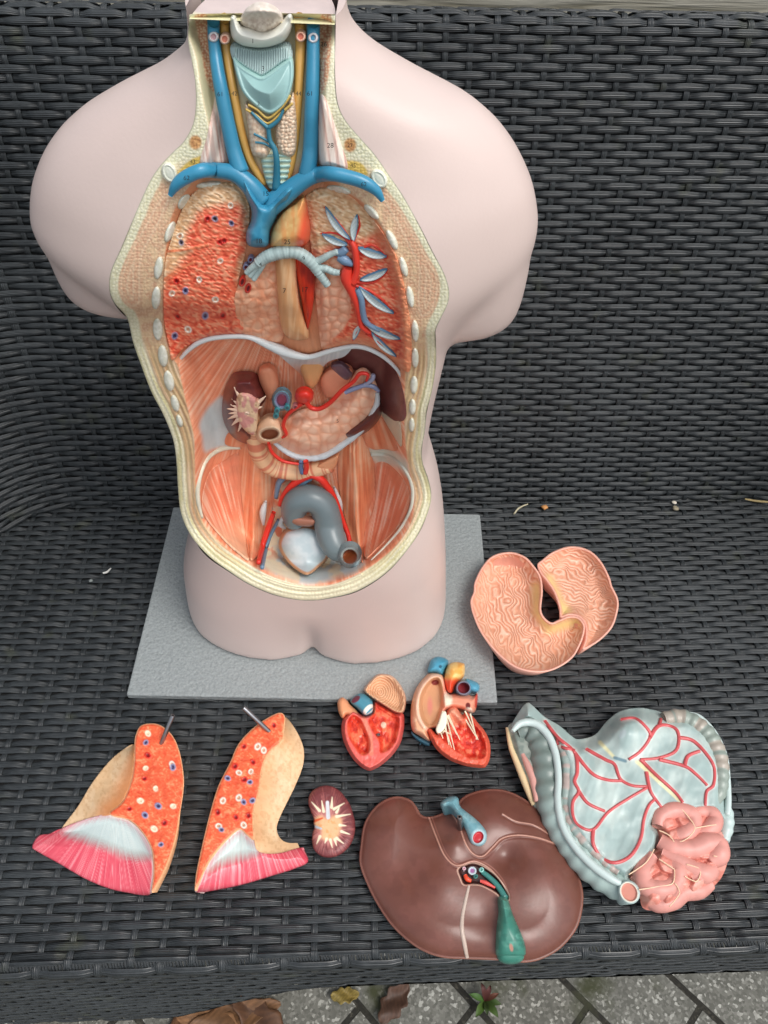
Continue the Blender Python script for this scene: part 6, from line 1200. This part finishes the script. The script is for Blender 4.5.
# leaves and weed on the paving
def fl(u, v, z=FZ): return on_z(np.array([float(u)]), np.array([float(v)]), z)[0]
def leaf(u, v, L, wd, ang, c, label, curl=0.25, name='dry_leaf'):
    p = fl(u, v, FZ + 0.006); V, Fc, cc = [], [], []; n, mm = 18, 8
    for i in range(n + 1):
        t_ = i / n; w = wd * (math.sin(math.pi * min(1, t_ * 0.97 + 0.02)) ** 0.75) * (1 + 0.18 * math.sin(t_ * 22))
        for j in range(mm + 1):
            s = j / mm * 2 - 1; x = (t_ - 0.5) * L; y = s * w; z = curl * wd * (s * s) * 1.4 + 0.004 * math.sin(t_ * 7 + s * 2) + 0.004 + curl * L * 0.3 * (2 * t_ - 1) ** 2
            V.append((p[0] + x * math.cos(ang) - y * math.sin(ang), p[1] + x * math.sin(ang) + y * math.cos(ang), p[2] + z))
            k = 0.75 + 0.3 * float(noise(np.array(t_ * 9), np.array(s * 4), int(L * 999))); k *= 0.72 if abs(s) < 0.08 or abs((t_ * 9 + abs(s) * 2) % 1 - .5) < 0.08 else 1
            cc.append(lin(c) * k)
    for i in range(n):
        for j in range(mm): a = i * (mm + 1) + j; Fc.append((a, a + 1, a + mm + 2, a + mm + 1))
    o = mesh_obj(name, V, Fc, MLEAF, None, np.array(cc)); m_ = o.modifiers.new('t', 'SOLIDIFY'); m_.thickness = 0.0006; tag(o, label, 'leaf', 'dead leaves on the paving'); return o
MLEAF = mat_paint('leaf_paint', 0.6, 50, 0.4, 0.15)
leaf(236, 1016, 0.11, 0.016, 0.25, (128, 92, 62), 'long curled brown leaf on the paving below the bench front', 0.07)
leaf(190, 1024, 0.08, 0.016, 0.6, (112, 78, 52), 'brown leaf left of the long curled one on the paving', 0.06)
leaf(262, 1022, 0.09, 0.018, 2.6, (98, 66, 44), 'darker brown leaf tucked against the long curled one', 0.08)
leaf(214, 1029, 0.10, 0.02, -0.3, (150, 108, 72), 'light brown leaf at the bottom edge under the long curled one', 0.05)
leaf(345, 996, 0.035, 0.009, 0.1, (150, 130, 66), 'small yellow leaf on the paving just under the bench edge', 0.12)
leaf(394, 1003, 0.055, 0.014, 0.9, (92, 66, 52), 'dark reddish brown leaf below the liver', 0.12)
weed = thing('weed', 'small green weed with reddish leaves growing between the pavers below the gallbladder', 'weed', tuple(fl(484, 1003, FZ)))
def wl(ang, L, w, c, lift):
    p = fl(484, 1002, FZ); V, Fc, cc = [], [], []
    for i in range(9):
        t_ = i / 8
        for s in (-1, 0, 1):
            y = s * w * math.sin(math.pi * (t_ * 0.9 + 0.08)); x = t_ * L
            V.append((p[0] + x * math.cos(ang) - y * math.sin(ang), p[1] + x * math.sin(ang) + y * math.cos(ang), p[2] + 0.006 + lift * math.sin(t_ * 2.2) + abs(s) * 0.002)); cc.append(lin(c))
    for i in range(8):
        for j in (0, 1): a = i * 3 + j; Fc.append((a, a + 1, a + 4, a + 3))
    o = mesh_obj('leaf', V, Fc, MLEAF, weed, np.array(cc))
for a, L, w, c, l in ((-1.5, 0.020, 0.004, (58, 80, 32), 0.010), (-0.9, 0.028, 0.006, (76, 104, 40), 0.012), (-2.2, 0.028, 0.006, (84, 116, 44), 0.010), (2.9, 0.026, 0.005, (70, 110, 40), 0.012), (1.9, 0.022, 0.004, (90, 44, 38), 0.02), (1.2, 0.02, 0.004, (96, 46, 40), 0.018), (0.4, 0.022, 0.004, (110, 60, 40), 0.014), (-0.2, 0.024, 0.005, (72, 98, 40), 0.01)): wl(a, L * 0.8, w * 0.75, tuple(x * 0.85 for x in c), l)
for T in (('1', 'A', 297, 132, 3.4, 0.024), ('3', 'A', 330, 220, 3.4, 0.016), ('2', 'A', 315, 332, 3, 0.0165), ('61', 'A', 193, 302, 3.4, 0.0165), ('42', 'A', 238, 300, 3.2, 0.013), ('44', 'A', 443, 300, 3.2, 0.0135), ('61', 'A', 480, 300, 3.4, 0.0165),
          ('26', 'A', 524, 142, 3.4, 0.003), ('28', 'A', 545, 466, 3.6, 0.006), ('62', 'A', 85, 570, 3.4, 0.0155), ('62', 'A', 652, 590, 3.2, 0.0155), ('25', 'A', 407, 775, 3.6, 0.0235), ('18', 'A', 316, 772, 3.6, 0.0225), ('43', 'A', 105, 518, 3, 0.003), ('45', 'A', 618, 530, 3, 0.003),
          ('7', 'M', 232, 260, 3.6, 0.0145), ('17', 'M', 318, 255, 3.6, 0.0125), ('4', 'M', 130, 148, 3, 0.023), ('9', 'M', 315, 122, 3, 0.022), ('5', 'C', 487, 250, 2.6, 0.0265), ('27', 'A', 608, 466, 3, 0.003), ('15', 'A', 338, 620, 3.4, 0.0225)):
    try: number(*T)
    except Exception as ex: print('num', T, ex)
